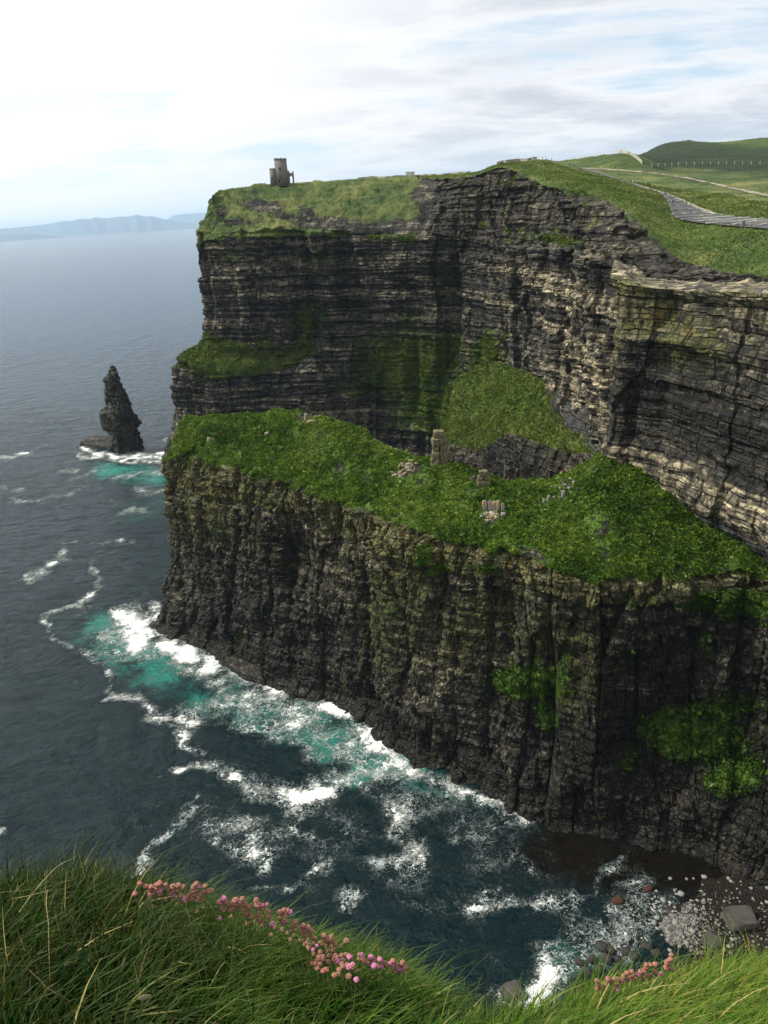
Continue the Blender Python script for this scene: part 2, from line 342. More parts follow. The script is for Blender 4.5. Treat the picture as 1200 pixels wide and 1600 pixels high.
bl1, bg1 = cells(sc3(V, 15, 15, 70, 6)); blf, _ = cells(sc3(V, 5, 5, 16, 12))
bluff = (row > 4.3) * (col > 5.0)
disp = rocky * amp * (4.2 * big + .8 * mid + 1.0 * (s1 - .5) + .6 * (s2 - .5) + .4 * led + 2.1 * bedstep(zt, 3.4, 80, 2) + 1.3 * bedstep(zt, 1.3, 50, 5) + 10 * gul + np.where(bluff, 3.2 * (blf - .5), 5.0 * (bl1 - .5)))
lobe = blobs(px, py, [(735, 330, 16, 60, 0, .9), (700, 430, 30, 60, 0, -.9), (640, 300, 30, 60, 0, -.5), (560, 330, 20, 30, 0, .4), (610, 480, 14, 90, 0, -.6), (460, 440, 12, 60, 0, -.5), (520, 500, 14, 60, 0, .5), (790, 340, 20, 40, 0, -.9), (840, 330, 10, 36, 0, .8), (875, 340, 8, 36, 0, -.7)]); disp += rocky * 6 * lobe
disp *= np.where((col > 11) & (row > 3.9) & (row < 5), .25, 1)
V2 = V + Hn * disp[:, None]
V2[:, 2] += (1 - rocky) * (row > 1) * (1 - .85 * ((col > 10.2) & (row < 5.0))) * ((.5 + 1.6 * ((row > 4) & (row < 6) | (row < 3.1))) * fbm(sc3(V, 9, 9, 9, 2.2), 4) + 1.0 * sstep(7, 8, row) * fbm(sc3(V, 40, 40, 40, 2.9), 3) * (row > 6.5)
                                    + .25 * perlin(sc3(V, 1.6, 1.6, 1.6)))
# bedding overhang on the right wall: yellow ledge, pale band
zb = zt
prot = rightw * rocky * (1.6 * sstep(146, 149, zb) + 2.6 * np.exp(-((zb - 135) / 4.0) ** 2) * np.exp(-((px - 1060) / 70) ** 2) + 1.6 * (1 - sstep(101, 104, zb)) - 1.5 * (1 - sstep(88, 91, zb)))
V2 += Hn * prot[:, None] * (row < 4.05)[:, None]
f = lambda L: blobs(px, py, L)
cj = col + .25 * fbm(sc3(V, 14, 14, 14, 4.4), 3); rj = row + .14 * fbm(sc3(V, 10, 10, 10, 1.4), 3)
veg = np.where(row > 6.0, 1.0, np.where((row > 3.99) | (rj > 3.93), .80 * sstep(5.55, 5.0, cj), 0.0))
veg = np.where((rj > 1.97) & (rj < 3.05) & (row < 3.3), np.maximum(veg, 1.05 * sstep(3.55, 3.15, cj)), veg)
veg = np.maximum(veg, f([(380, 335, 90, 40, 0, .75), (600, 325, 90, 40, 0, 1.0), (700, 330, 40, 60, 0, .62), (690, 430, 40, 60, 0, .5), (500, 400, 70, 40, 0, .5),
    (480, 500, 50, 50, 0, .66), (560, 600, 60, 40, 0, .56), (640, 570, 120, 80, 0, .84), (700, 640, 120, 60, 0, .9), (760, 560, 30, 70, 10, .85), (640, 500, 22, 60, 0, .55), (700, 540, 60, 50, 0, .66),
    (360, 400, 34, 26, 0, .55), (330, 550, 70, 40, 0, .6), (870, 375, 90, 14, 8, .68), (745, 300, 20, 30, 0, .5), (840, 368, 50, 12, 0, .6), (900, 300, 60, 10, 14, .7), (1060, 382, 26, 9, 0, .6),
    (1080, 540, 60, 40, 0, .15), (275, 620, 14, 30, 0, .4), (430, 690, 60, 30, 0, .45)]))
veg += f([(410, 322, 34, 9, 10, -.8), (500, 345, 70, 7, 5, -.6), (480, 330, 16, 10, 30, -.5), (345, 330, 10, 10, 0, -.6), (690, 320, 30, 30, 0, -.55), (660, 300, 24, 9, -30, -.5), (590, 358, 60, 9, 0, -.6), (630, 352, 30, 9, 0, -.7), (370, 347, 40, 7, 0, -.5), (520, 352, 60, 8, 0, -.4), (560, 440, 110, 22, 0, -.35), (330, 590, 60, 12, 0, -.4)]) * (row < 6.3)
veg -= ((row > 4.05) & (row < 5.2) & (col > 10.6)) * 1.0
veg += .34 * (Nn[:, 2] > .6) * (row < 4) * (col < 10)
brown = np.where((row > np.where(col > 10.2, 5.0, 4.3)) & (row < 6.05) & (col > 5.4), .55, 0); veg = np.where((row > 4.3) & (row < 6.0) & (col > 5.4), np.maximum(veg, .20 + .5 * fbm(sc3(V, 12, 12, 9, 15), 3)), veg)
brown = np.maximum(brown, f([(660, 300, 40, 20, 0, .3), (600, 420, 60, 10, 0, .2)]))
pale = (.34 * np.exp(-((zt - 141) / 5) ** 2) + .30 * np.exp(-((zt - 121) / 4) ** 2)) * (col < 10.6) + f([(880, 470, 70, 30, 30, .62), (930, 560, 50, 100, -20, .68), (880, 620, 60, 60, 30, .75), (940, 650, 18, 60, 0, .8), (840, 430, 50, 16, 10, .45), (790, 470, 30, 20, 0, .4), (760, 455, 50, 12, 0, .38), (640, 430, 80, 8, 0, .4), (370, 430, 60, 30, 0, .42), (570, 440, 60, 16, 0, .4), (420, 450, 70, 20, 0, .35), (380, 535, 60, 7, 0, .5), (540, 550, 50, 8, 0, .45), (600, 590, 50, 10, 0, .4), (430, 490, 30, 20, 0, .3)])
pale = np.where(col > 10.7, np.maximum(.7 * sstep(89, 91.5, zt) * (1 - sstep(101, 104, zt)), np.maximum(.55 * sstep(145.5, 147, zt), .28 * np.exp(-((zt - 122) / 3.) ** 2) + .3 * np.exp(-((zt - 133) / 3.) ** 2))), pale)
pale = np.where((col > 10.2) & (row > 3.86) & (row < 5.0), 1.1, pale); veg = np.where((col > 10.2) & (row > 3.5) & (row < 5.0), -.5, veg)
pale = np.where((row > 5.02), pale * .3, pale)
olive = f([(1060, 560, 70, 45, 0, .62), (1010, 500, 40, 40, 0, .5), (1160, 450, 60, 10, 0, .45), (960, 560, 16, 100, 0, .42), (850, 560, 100, 60, 0, .2), (560, 400, 300, 40, 0, .22), (300, 640, 50, 50, 0, .3), (990, 445, 60, 20, 0, .5), (370, 620, 90, 50, 0, .25)]) + .10 + .38 * (col > 10.6) * sstep(128, 138, zt) * (row < 4)
scree = .95 * (col > 10.9) * (1 - sstep(87, 90, zt))
wet = f([(560, 480, 320, 60, 0, .18), (600, 680, 300, 60, 0, .5), (820, 720, 200, 50, 0, .5), (670, 440, 50, 80, 0, .35)]) * (row < 4) + .62 * (col > 10.6) * sstep(102, 106, zt) * (1 - sstep(122, 134, zt)) * (row < 4)  # wet only darkens here: gully, lower far wall, shale band at right
dgreen = np.clip((.78 + .5 * perlin(sc3(V, 45, 70, 40, 3))) * (col > 9.3) * sstep(8.9, 9.4, row) * (1 - .8 * sstep(10.75, 10.95, row)) + f([(1080, 236, 120, 14, 0, 1.2), (1140, 262, 130, 14, 5, .9), (900, 330, 60, 20, 30, .3), (560, 340, 60, 16, 0, .3), (640, 330, 40, 30, 0, .3), (900, 300, 50, 10, 10, .5), (1120, 380, 90, 18, 0, .3), (700, 400, 60, 90, 0, .9), (600, 540, 160, 120, 0, .55), (1030, 262, 40, 8, 0, .8)]), 0, 1)
lgreen = np.clip(f([(960, 300, 90, 14, 25, .8), (1090, 370, 90, 20, 8, .8), (720, 640, 110, 70, 0, .9), (640, 600, 60, 40, 0, .5), (360, 565, 70, 22, 0, .6), (1180, 225, 60, 7, 0, .5), (1180, 400, 80, 25, 10, .5), (850, 270, 70, 12, 10, .4)]), 0, 1)
FARAT = dict(veg=veg, pale=pale, brown=brown, olive=olive, wet=wet, scree=scree, dgreen=dgreen, lgreen=lgreen)
cliff = tag(mesh_np('cliff', V2, grid_faces(nr, nc), M['far'], attrs=FARAT, smooth=False), kind='structure')
bvh_far = BVHTree.FromPolygons([tuple(v) for v in V2[::1].tolist()], grid_faces(nr, nc).tolist())

# ===== grassy cone of fallen ground against the wall
def zero_attrs(n): return {k: np.zeros(n) for k in ('veg', 'pale', 'brown', 'olive', 'wet', 'scree', 'dgreen', 'lgreen')}
T = []
def tst(top, lip, foot, base): return [P(*top[:2], Y=top[2]) + np.array([4, 10, 3]), P(*top[:2], Y=top[2]), P(*[(top[i] * .45 + lip[i] * .55) for i in (0, 1)], Y=top[2] * .5 + lip[2] * .5 + 3), P(*lip[:2], Y=lip[2]), P(*foot[:2], Y=foot[2]), P(*base[:2], Y=base[2])]
T.append(tst((700, 650, 500), (690, 672, 470), (690, 740, 462), (688, 800, 455)))
T.append(tst((716, 596, 495), (702, 690, 425), (700, 742, 418), (698, 800, 410)))
T.append(tst((755, 578, 470), (745, 702, 405), (742, 745, 400), (740, 800, 395)))
T.append(tst((800, 590, 405), (800, 676, 350), (800, 750, 344), (800, 800, 338)))
T.append(tst((850, 612, 340), (850, 694, 312), (850, 750, 306), (850, 800, 300)))
T.append(tst((900, 640, 290), (895, 706, 280), (890, 745, 276), (885, 800, 270)))
T.append(tst((940, 672, 255), (930, 706, 255), (925, 735, 253), (920, 790, 250)))
T.append(tst((975, 694, 240), (975, 708, 239), (975, 740, 238), (970, 790, 236)))
T = [[r for r in s[::-1]] for s in T]
G, xs, ys = net(T, [30, 60, 70, 70, 70, 60, 30], [20, 60, 50, 60, 10]); N = normals(G); nr2, nc2 = G.shape[:2]
Vc = G.reshape(-1, 3); Nc = N.reshape(-1, 3); row = np.repeat(ys, nc2); px, py = bearing(Vc)
st = 1 - sstep(1.8, 2.2, row); Hc = Nc.copy()
c1, _ = cells(sc3(Vc, 5, 5, 18)); c2, _ = cells(sc3(Vc, 2.0, 2.0, 5, 3))
Vc2 = Vc + Hc * (st * (4 * fbm(sc3(Vc, 14, 14, 40), 2) + 2.0 * (c1 - .5) + .9 * (c2 - .5)) + (1 - st) * (2.2 * fbm(sc3(Vc, 14, 14, 14), 4)))[:, None]
at = zero_attrs(len(Vc)); at['veg'] = np.where(row > 1.95, 1.05, .05) + blobs(px, py, [(720, 700, 30, 20, 0, .4), (800, 660, 40, 20, 0, .3)]) ; at['veg'] -= blobs(px, py, [(905, 645, 58, 32, 40, 1.3), (935, 685, 30, 26, 0, 1.2), (880, 640, 16, 10, 40, .5)])
at['scree'] = blobs(px, py, [(905, 645, 60, 34, 40, 1.3), (935, 685, 30, 30, 0, 1.2)]); at['wet'] = .62 * st; at['olive'] = .25 + blobs(px, py, [(880, 700, 40, 30, 0, .5)])  # wet here just makes the steep lower face darker
at['lgreen'] = np.clip(blobs(px, py, [(780, 620, 90, 60, 20, .9)]), 0, 1); at['dgreen'] = blobs(px, py, [(740, 700, 50, 30, 0, .4)])
tag(mesh_np('talus_slope', Vc2, grid_faces(nr2, nc2), M['far'], attrs=at, smooth=False), kind='structure')

# ===== near headland
H = []
def hst(base, mid, band, edge, midslope, ridge, back=(4, 14, -16)):
    b = P(*base, z=0); b0 = b + np.array([-1.5, -2.0, -5])
    m = P(*mid[:2], Y=b[1] + mid[2]); bd = P(*band[:2], Y=b[1] + band[2]); e = P(*edge[:2], Y=b[1] + edge[2])
    ms = P(*midslope[:2], Y=midslope[2]); r = P(*ridge[:2], Y=ridge[2]); k = r + np.array(back)
    k2 = np.array([k[0] + 3, k[1] + 6, -6])
    return [b0, b, m, bd, e, ms, r, k, k2]
s0 = [np.array(q) for q in [(-84, 338, -6), (-84, 336, 0), (-80, 334, 45), (-78, 333, 66), (-77, 332, 74), (-76, 331, 84), (-75, 330, 90), (-72, 334, 80), (-60, 340, -6)]]
H.append(s0)
H.append(hst((247, 975), (258, 870, 12), (256, 770, 13), (264, 718, 13), (275, 682, 322), (292, 650, 326)))
H.append(hst((300, 1003), (305, 880, 8), (306, 760, 9), (310, 705, 10), (325, 675, 308), (345, 652, 318)))
H.append(hst((350, 1030), (352, 880, 8), (352, 775, 9), (355, 728, 10), (372, 690, 300), (390, 649, 312)))
H.append(hst((420, 1065), (422, 910, 5), (425, 790, 6), (428, 745, 8), (438, 705, 284), (445, 643, 303)))
H.append(hst((510, 1098), (508, 940, 5), (512, 827, 6), (520, 780, 8), (530, 735, 264), (535, 662, 286)))
H.append(hst((570, 1135), (572, 990, 5), (572, 850, 6), (580, 797, 8), (598, 760, 249), (610, 705, 270)))
H.append(hst((640, 1180), (640, 1030, 5), (640, 868, 6), (650, 822, 8), (660, 780, 233), (660, 716, 258)))
H.append(hst((720, 1215), (720, 1050, 5), (725, 895, 6), (730, 850, 8), (738, 800, 220), (740, 735, 246)))
H.append(hst((790, 1262), (795, 1080, 5), (798, 906, 6), (802, 864, 8), (808, 820, 208), (805, 756, 238)))
H.append(hst((850, 1288), (860, 1100, 6), (868, 926, 8), (872, 884, 10), (878, 820, 204), (880, 745, 232)))
H.append(hst((930, 1298), (930, 1110, 8), (935, 938, 10), (940, 896, 12), (945, 806, 200), (957, 713, 226), (6, 10, 2)))
H.append(hst((1010, 1315), (1010, 1120, 8), (1015, 945, 10), (1020, 902, 14), (1025, 835, 193), (1035, 752, 214), (8, 10, 6)))
H.append(hst((1100, 1336), (1100, 1130, 12), (1105, 938, 16), (1110, 896, 20), (1110, 855, 187), (1110, 806, 200), (8, 10, 6)))
H.append(hst((1200, 1385), (1200, 1150, 14), (1205, 942, 20), (1210, 902, 24), (1205, 880, 177), (1205, 850, 184), (8, 10, 6)))
H.append(hst((1330, 1460), (1330, 1200, 14), (1330, 965, 20), (1330, 925, 24), (1330, 910, 160), (1330, 890, 168), (8, 10, 6)))
H.append(hst((1600, 1560), (1600, 1250, 14), (1600, 1050, 20), (1600, 980, 24), (1600, 950, 135), (1600, 920, 145), (8, 10, 6)))
G, xs, ys = net(H, [34, 70, 60, 80, 100, 80, 80, 90, 80, 70, 90, 90, 100, 100, 60, 30], [6, 90, 80, 26, 56, 60, 24, 12])
N = normals(G); nr3, nc3 = G.shape[:2]; Vh = G.reshape(-1, 3); Nh = N.reshape(-1, 3); row = np.repeat(ys, nc3); col = np.tile(xs, nr3); px, py = bearing(Vh)
edge_n = .16 * fbm(np.c_[Vh[:, 0] / 5, Vh[:, 1] / 5, np.zeros(len(Vh))], 3)
st = 1 - sstep(3.9, 4.12, row + edge_n); st = np.where(row > 6.5, .6, st)
Hh = Nh.copy(); Hh[:, 2] *= .1; Hh /= np.linalg.norm(Hh, axis=1)[:, None] + 1e-9
c1, g1 = cells(sc3(Vh, 9, 9, 75)); c2, g2 = cells(sc3(Vh, 3.6, 3.6, 8, 4)); c3, g3 = cells(sc3(Vh, 2.2, 2.2, 1.3, 7))
fl_b = np.floor(Vh[:, 2] / 1.5 + .9 * perlin(sc3(Vh, 30, 30, 30, 2))); bs_ = perlin(np.c_[Vh[:, 0] / 9 + fl_b * 7.7, Vh[:, 1] / 9, fl_b * 3.3])
but = fbm(sc3(Vh, 26, 26, 200, 5), 3)
led = perlin(np.c_[Vh[:, 0] / 60, Vh[:, 1] / 60, Vh[:, 2] / 1.6]) + perlin(np.c_[Vh[:, 0] / 30, Vh[:, 1] / 30, Vh[:, 2] / .8])
lm = np.clip(.45 + 1.2 * fbm(sc3(Vh, 22, 22, 26, 11), 2), .1, 1)
slot = -sstep(.16, .0, g1) * 1.2 - sstep(.12, .02, g2) * .5
capb = sstep(2.95, 3.02, row) * (1 - sstep(3.98, 4.05, row))
dh = 4.0 * but + 4.2 * (c1 - .5) + 1.5 * (c2 - .5) + .7 * (c3 - .5) + slot + 1.5 * bs_ + 2.2 * fbm(sc3(Vh, 13, 13, 16, 61), 2) + .5 * led * lm + .45 * fbm(sc3(Vh, 5, 5, 12, 2), 3) + capb * (.9 + 1.0 * (c2 - .5))
dh *= 1 - .35 * (row < 1.3)
dh += 2.2 * (1 - sstep(1.0, 1.18, row + .12 * perlin(sc3(Vh, 9, 9, 9))))           # wave-cut foot
# alcoves
dh -= 5.5 * blobs(px, py, [(455, 880, 30, 70, 8, 1.0), (985, 1160, 26, 34, 0, 1.0), (775, 960, 14, 60, 0, .6), (690, 930, 9, 70, 0, .6), (600, 1060, 14, 90, 0, .4)])
dh += 3.0 * blobs(px, py, [(925, 1040, 26, 120, 0, .8), (840, 1010, 14, 90, 0, .7), (655, 1000, 16, 110, 0, .7)])
Vh2 = Vh + Hh * (st * dh)[:, None]
top = (1 - st) * (row < 7)
lump = fbm(sc3(Vh, 7, 7, 7, 6), 4)
Vh2[:, 2] += top * (1.3 * lump + .35 * perlin(sc3(Vh, 1.3, 1.3, 1.3)) + .2 * perlin(sc3(Vh, .7, .7, .7)))
veg = np.where(row + edge_n > 3.92, .92 + .5 * fbm(sc3(Vh, 9, 9, 9, 21), 3), .10 + .35 * fbm(sc3(Vh, 10, 10, 14, 31), 3))
veg = np.maximum(veg, blobs(px, py, [(820, 1075, 90, 36, 5, .9), (850, 1130, 40, 30, 60, .8), (1080, 1150, 130, 60, 10, .72), (1150, 1210, 70, 50, 0, .7), (1130, 1110, 90, 40, 0, .6), (990, 1190, 40, 40, 0, .5), (690, 890, 24, 12, 0, 1.0),
    (670, 862, 16, 22, 0, .9), (600, 1000, 50, 50, 0, .42), (620, 960, 60, 40, 0, .4), (760, 890, 20, 10, 0, .8), (1150, 950, 120, 40, 10, .75), (1000, 930, 60, 20, 0, .6), (540, 960, 20, 40, 0, .42), (880, 1040, 20, 90, 10, .5), (600, 900, 16, 20, 0, .5), (300, 720, 24, 30, 0, .5), (420, 780, 60, 24, 25, .4), (560, 830, 60, 20, 25, .35), (850, 1140, 30, 20, 0, .7)]) * (row < 4.1))
veg -= blobs(px, py, [(1180, 930, 1, 1, 0, .1), (632, 736, 20, 12, -40, .75), (478, 652, 16, 7, 0, .8), (770, 798, 14, 18, 0, .9), (885, 765, 14, 16, 0, .6), (835, 862, 22, 12, 0, .7), (570, 800, 20, 8, 0, .6), (350, 740, 26, 10, 0, .4), (1190, 840, 60, 18, 20, .5), (1000, 925, 60, 8, 0, .5), (600, 830, 30, 10, 20, .6)])
pale = .18 + 1.0 * capb * (1 - .5 * sstep(1000, 1200, px)) + .3 * np.exp(-((row - 2.85) / .12) ** 2) + blobs(px, py, [(500, 830, 80, 14, 25, .3), (660, 1050, 20, 60, 0, .2), (530, 900, 14, 60, 0, .25), (700, 1060, 14, 60, 10, .4), (1130, 1080, 60, 20, 0, .3), (632, 736, 22, 14, -40, .9), (770, 800, 16, 20, 0, .8), (885, 765, 14, 16, 0, .7), (560, 950, 60, 40, 0, .18), (1190, 840, 60, 18, 20, .5)])
olive = .20 + .30 * capb + .30 * sstep(1.2, 2.6, row) + blobs(px, py, [(600, 1000, 60, 90, 0, .35), (880, 1030, 60, 100, 0, .3), (650, 900, 40, 60, 0, .3), (320, 800, 60, 60, 0, .3), (730, 1000, 60, 80, 0, .25), (340, 770, 80, 20, 0, .3)]) - .25 * sstep(900, 1100, px) * (row < 3)
wet = np.clip(.92 * (1 - sstep(2, 18, Vh[:, 2] + 5 * perlin(sc3(Vh, 14, 14, 14)))) + .62 * sstep(820, 1050, px) * (row < 3.6) + .50 * (row < 3.6) * sstep(1.5, -.4, row - 1.6) + blobs(px, py, [(455, 880, 60, 90, 0, .5), (985, 1160, 50, 50, 0, .9), (420, 900, 90, 60, 0, .35)]), 0, 1)  # wave-wet foot; otherwise just darker low down, at right and in alcoves
at = zero_attrs(len(Vh)); at.update(veg=veg, pale=pale, olive=olive, wet=wet)
FH = grid_faces(nr3, nc3)
headland = tag(mesh_np('headland', Vh2, FH, M['near'], attrs=at, smooth=False), kind='structure')
bvh_near = BVHTree.FromPolygons(Vh2.tolist(), FH.tolist())

def hit(px_, py_, which='far'):
    d = Vector(ray(px_, py_)).normalized()
    r = (bvh_far if which == 'far' else bvh_near).ray_cast(Vector(EYE), d)
    return r[0]
def ground(x, y, which='far', top=320):
    r = (bvh_far if which == 'far' else bvh_near).ray_cast(Vector((x, y, top)), Vector((0, 0, -1)))
    return r[0].z if r[0] else None

# ===== sea
def spread(lo, hi, step, far, g=1.13):
    a = list(np.arange(lo, hi + step, step)); s = step; b = [a[-1]]
    while b[-1] < far: s *= g; b.append(b[-1] + s)
    return a, b[1:]
ax, bx = spread(-330, 150, 1.6, 48000); cx = []; s = 1.6; q = -330.0
while q > -48000: s *= 1.13; q -= s; cx.append(q)
X1 = np.array(cx[::-1] + ax + bx); ay, by = spread(20, 720, 1.7, 52000); Y1 = np.array([-3000, -1000, -300, -100, -20] + ay + by)
XX, YY = np.meshgrid(X1, Y1); SV = np.stack([XX.ravel(), YY.ravel(), np.zeros(XX.size)], 1)
near = (SV[:, 1] > 15) & (SV[:, 1] < 1500) & (SV[:, 0] > -700) & (SV[:, 0] < 260)
px, py = bearing(SV); px = np.where(near, px, -9e3); py = np.where(near, py, -9e3)
wx = 26 * perlin(sc3(SV, 24, 24, 1, 3)) + 14 * perlin(sc3(SV, 9, 9, 1, 8)) + 7 * perlin(sc3(SV, 4, 4, 1, 12)); wy = 16 * perlin(sc3(SV, 22, 22, 1, 31)) + 10 * perlin(sc3(SV, 9, 9, 1, 5)) + 6 * perlin(sc3(SV, 4, 4, 1, 15))
near_s = np.clip((py - 600) / 500, .25, 1); qx = px + wx * near_s; qy = py + wy * near_s
def strokes(L, ys=1.35):
    out = np.zeros(len(SV))
    for pts, w, v in L:
        pts = [p if len(p) == 3 else (p[0], p[1], w) for p in pts]
        for (x0, y0, w0), (x1, y1, w1) in zip(pts[:-1], pts[1:]):
            dx, dy = x1 - x0, (y1 - y0) * ys; t = np.clip(((qx - x0) * dx + (qy - y0) * ys * dy) / (dx * dx + dy * dy + 1e-6), 0, 1)
            d = np.hypot(qx - x0 - t * dx, (qy - y0) * ys - t * dy) / (w0 + t * (w1 - w0)); out = np.maximum(out, v * np.exp(-(d ** 2) * .9))
    return out
foam = strokes([
    ([(200, 965, 30), (215, 1000, 42), (270, 1012, 34), (340, 1035, 20)], 30, 1.25),
    ([(245, 955), (250, 1000), (330, 1020), (400, 1055)], 18, 1.1),
    ([(170, 985, 20), (185, 1010, 20), (300, 1040, 16)], 18, .75),
    ([(415, 1070, 22), (470, 1080, 24), (560, 1120, 26), (600, 1160, 24)], 24, 1.15),
    ([(400, 1075, 20), (350, 1060, 24), (300, 1040, 20)], 20, .8),
    ([(560, 1150, 16), (600, 1180, 22), (660, 1205, 16), (720, 1232, 14), (790, 1265, 12), (815, 1278, 6)], 12, .98),
    ([(330, 1100, 34), (420, 1110, 40), (520, 1160, 44), (600, 1190, 34)], 30, .60),
    ([(345, 1040, 12), (345, 1090, 12), (330, 1110, 8)], 10, .7),
    ([(535, 1215, 24), (600, 1200, 34), (630, 1190, 20)], 24, .62),
    ([(145, 880), (158, 905), (148, 920), (80, 962), (66, 972), (92, 990), (125, 1018), (160, 1035), (175, 1060), (190, 1085)], 5.5, .85),
    ([(170, 1084, 6), (220, 1095, 9), (235, 1120, 16), (270, 1130, 15), (315, 1135, 9)], 12, .98),
    ([(298, 1140), (302, 1160), (315, 1178)], 7, .85),
    ([(255, 1203, 6), (300, 1192, 8), (350, 1205, 13), (410, 1235, 20), (450, 1255, 22), (495, 1238, 20), (530, 1240, 12)], 12, 1.1),
    ([(445, 1250, 20), (440, 1290, 12), (480, 1300, 8)], 14, .62), ([(350, 1300, 20), (430, 1290, 16)], 14, .45),
    ([(355, 1330, 12), (400, 1345, 18), (410, 1300, 12)], 12, .66), ([(390, 1378), (440, 1382), (480, 1370), (515, 1352)], 7, .68),
    ([(318, 1245), (295, 1275), (270, 1300), (235, 1330), (212, 1365)], 6, .86), ([(300, 1285), (330, 1260)], 8, .45),
    ([(625, 1255, 14), (632, 1300, 16), (650, 1340, 16), (600, 1345, 14)], 14, .60), ([(690, 1300), (700, 1320)], 9, .5), ([(540, 1420), (560, 1400)], 16, .5),
    ([(760, 1430, 14), (800, 1420, 16), (870, 1420, 16)], 14, .74), ([(765, 1400, 10), (790, 1402, 10)], 10, .6), ([(800, 1345, 18), (840, 1362, 14)], 16, .52), ([(690, 1215, 10), (730, 1240, 14), (780, 1262, 16)], 12, .7),
    ([(820, 1490, 12), (850, 1475, 10)], 12, .62), ([(905, 1395), (915, 1400)], 7, .7), ([(950, 1345), (960, 1352)], 6, .7), ([(985, 1375), (1010, 1372), (1030, 1378)], 8, .62),
    ([(790, 1560, 26), (850, 1530, 30), (830, 1580, 30)], 30, 1.15), ([(850, 1520, 34), (900, 1490, 44), (960, 1465, 46), (1010, 1445, 34)], 30, .80), ([(960, 1410, 16), (1000, 1400, 20), (1050, 1420, 18)], 16, .6), ([(985, 1400), (1010, 1420), (1030, 1440), (980, 1450)], 14, .66), ([(930, 1400), (960, 1350), (990, 1325)], 5, .5),
    ([(900, 1400), (880, 1460)], 10, .45),
    ([(42, 905, 7), (75, 885, 13), (100, 868, 10)], 10, .92), ([(100, 850), (160, 852), (210, 843)], 5, .5), ([(80, 862), (90, 878)], 6, .5),
    ([(0, 716), (20, 712), (45, 708)], 5, .95), ([(45, 706), (75, 694)], 2, .6), ([(90, 738), (118, 735)], 4, .6), ([(0, 778), (60, 782), (110, 772)], 5, .55), ([(0, 760), (30, 765)], 4, .5), ([(110, 748), (150, 735)], 4, .5),
    ([(126, 702, 4), (150, 708, 7), (185, 716, 9), (240, 712, 9), (300, 706, 10)], 8, 1.3), ([(125, 712), (200, 722), (270, 718)], 6, .9),
    ([(180, 745, 6), (230, 740, 7), (300, 732, 9)], 7, .72), ([(215, 765), (280, 770)], 8, .5), ([(190, 800), (260, 800)], 8, .42),
    ([(215, 668), (240, 662)], 2.5, .6), ([(255, 686), (290, 682)], 3, .7), ([(180, 1085), (160, 1080)], 3, .6),
    ([(0, 1308), (12, 1308)], 7, 1.1), ([(60, 1300), (90, 1280)], 10, .35), ([(125, 935), (150, 950)], 4, .5), ([(120, 1060), (125, 1050)], 3, .3)])
foam *= .82 + .55 * fbm(sc3(SV, 9, 9, 1, 44), 3)
foam += .24 * strokes([([(300, 1080), (450, 1150), (600, 1230), (760, 1290)], 90, 1), ([(560, 1290), (640, 1400), (820, 1440), (960, 1400)], 90, .8), ([(330, 1300), (480, 1350)], 60, .9), ([(20, 740), (200, 780)], 40, .8), ([(120, 950), (190, 1060)], 20, .7)]) * np.clip(.8 + 1.2 * fbm(sc3(SV, 14, 14, 1, 61), 3), 0, 2)
foam += .05 * strokes([([(250, 1250), (500, 1330), (700, 1330), (900, 1350)], 110, 1)])
turq = strokes([([(180, 1000), (250, 1050), (420, 1120), (560, 1170), (640, 1190)], 50, .80), ([(545, 1215, 24), (590, 1190, 34), (620, 1180, 26)], 30, 1.25), ([(160, 975), (200, 990)], 40, .8), ([(620, 1230), (740, 1250)], 34, .42),
    ([(160, 735), (260, 745)], 22, .75), ([(200, 800), (260, 790)], 30, .4), ([(60, 960), (150, 1010)], 26, .22), ([(860, 1490), (830, 1540), (960, 1480)], 55, .38), ([(430, 1090), (560, 1130)], 20, .6)])
hole = strokes([([(290, 1065), (325, 1070)], 26, .8), ([(350, 1160), (480, 1190)], 22, .5)]); foam -= hole * .4; turq -= hole * .6
shal = np.clip(strokes([([(880, 1325), (1000, 1345), (1100, 1375), (1220, 1400)], 70, 1.15), ([(1080, 1420), (1000, 1430)], 40, .9)]), 0, 1)
SV[:, 2] = np.where(near, .35 * perlin(sc3(SV, 13, 8, 1, 2)) + .22 * perlin(sc3(SV, 5, 4, 1, 6)), 0)
n = NT('sea_water')
fo = n.attr('foam'); tu = n.attr('turq'); sh = n.attr('shallow')
c1 = n.coord(.22, .3, 0); wv = n.noise(c1, .8, 5, .65, 1.2)
warp = n.n('ShaderNodeVectorMath', operation='ADD'); nzc = n.n('ShaderNodeTexNoise'); n.l(n.coord(.13, .13, 0), nzc.inputs['Vector']); nzc.inputs['Detail'].default_value = 2.2
scl = n.n('ShaderNodeVectorMath', operation='SCALE'); n.l(nzc.outputs['Color'], scl.inputs[0]); scl.inputs['Scale'].default_value = 7.0
n.l(n.coord(1, 1, 0), warp.inputs[0]); n.l(scl.outputs[0], warp.inputs[1])
nn = n.noise(warp.outputs[0], .26, 4, .52, .7); nA = n.noise(warp.outputs[0], .11, 3, .5, .8); nB = n.noise(warp.outputs[0], .30, 3, .5, .7); nC = n.noise(warp.outputs[0], .75, 3, .5, .5)
def lace(v, w): return n.math('SUBTRACT', 1.0, n.math('DIVIDE', n.math('ABSOLUTE', n.math('SUBTRACT', v, .5)), w), clamp=True)
fl_ = n.math('MULTIPLY', lace(nA, .030), .75); fl_ = n.math('MAXIMUM', fl_, n.math('MULTIPLY', lace(nB, .045), .68)); fl_ = n.math('MAXIMUM', fl_, n.math('MULTIPLY', lace(nC, .08), .30))
fm = n.math('ADD', n.math('ADD', n.math('MULTIPLY', fo, 1.0), n.math('MULTIPLY', n.math('SUBTRACT', nn, .5), 1.2)), n.math('MULTIPLY', fl_, .55))
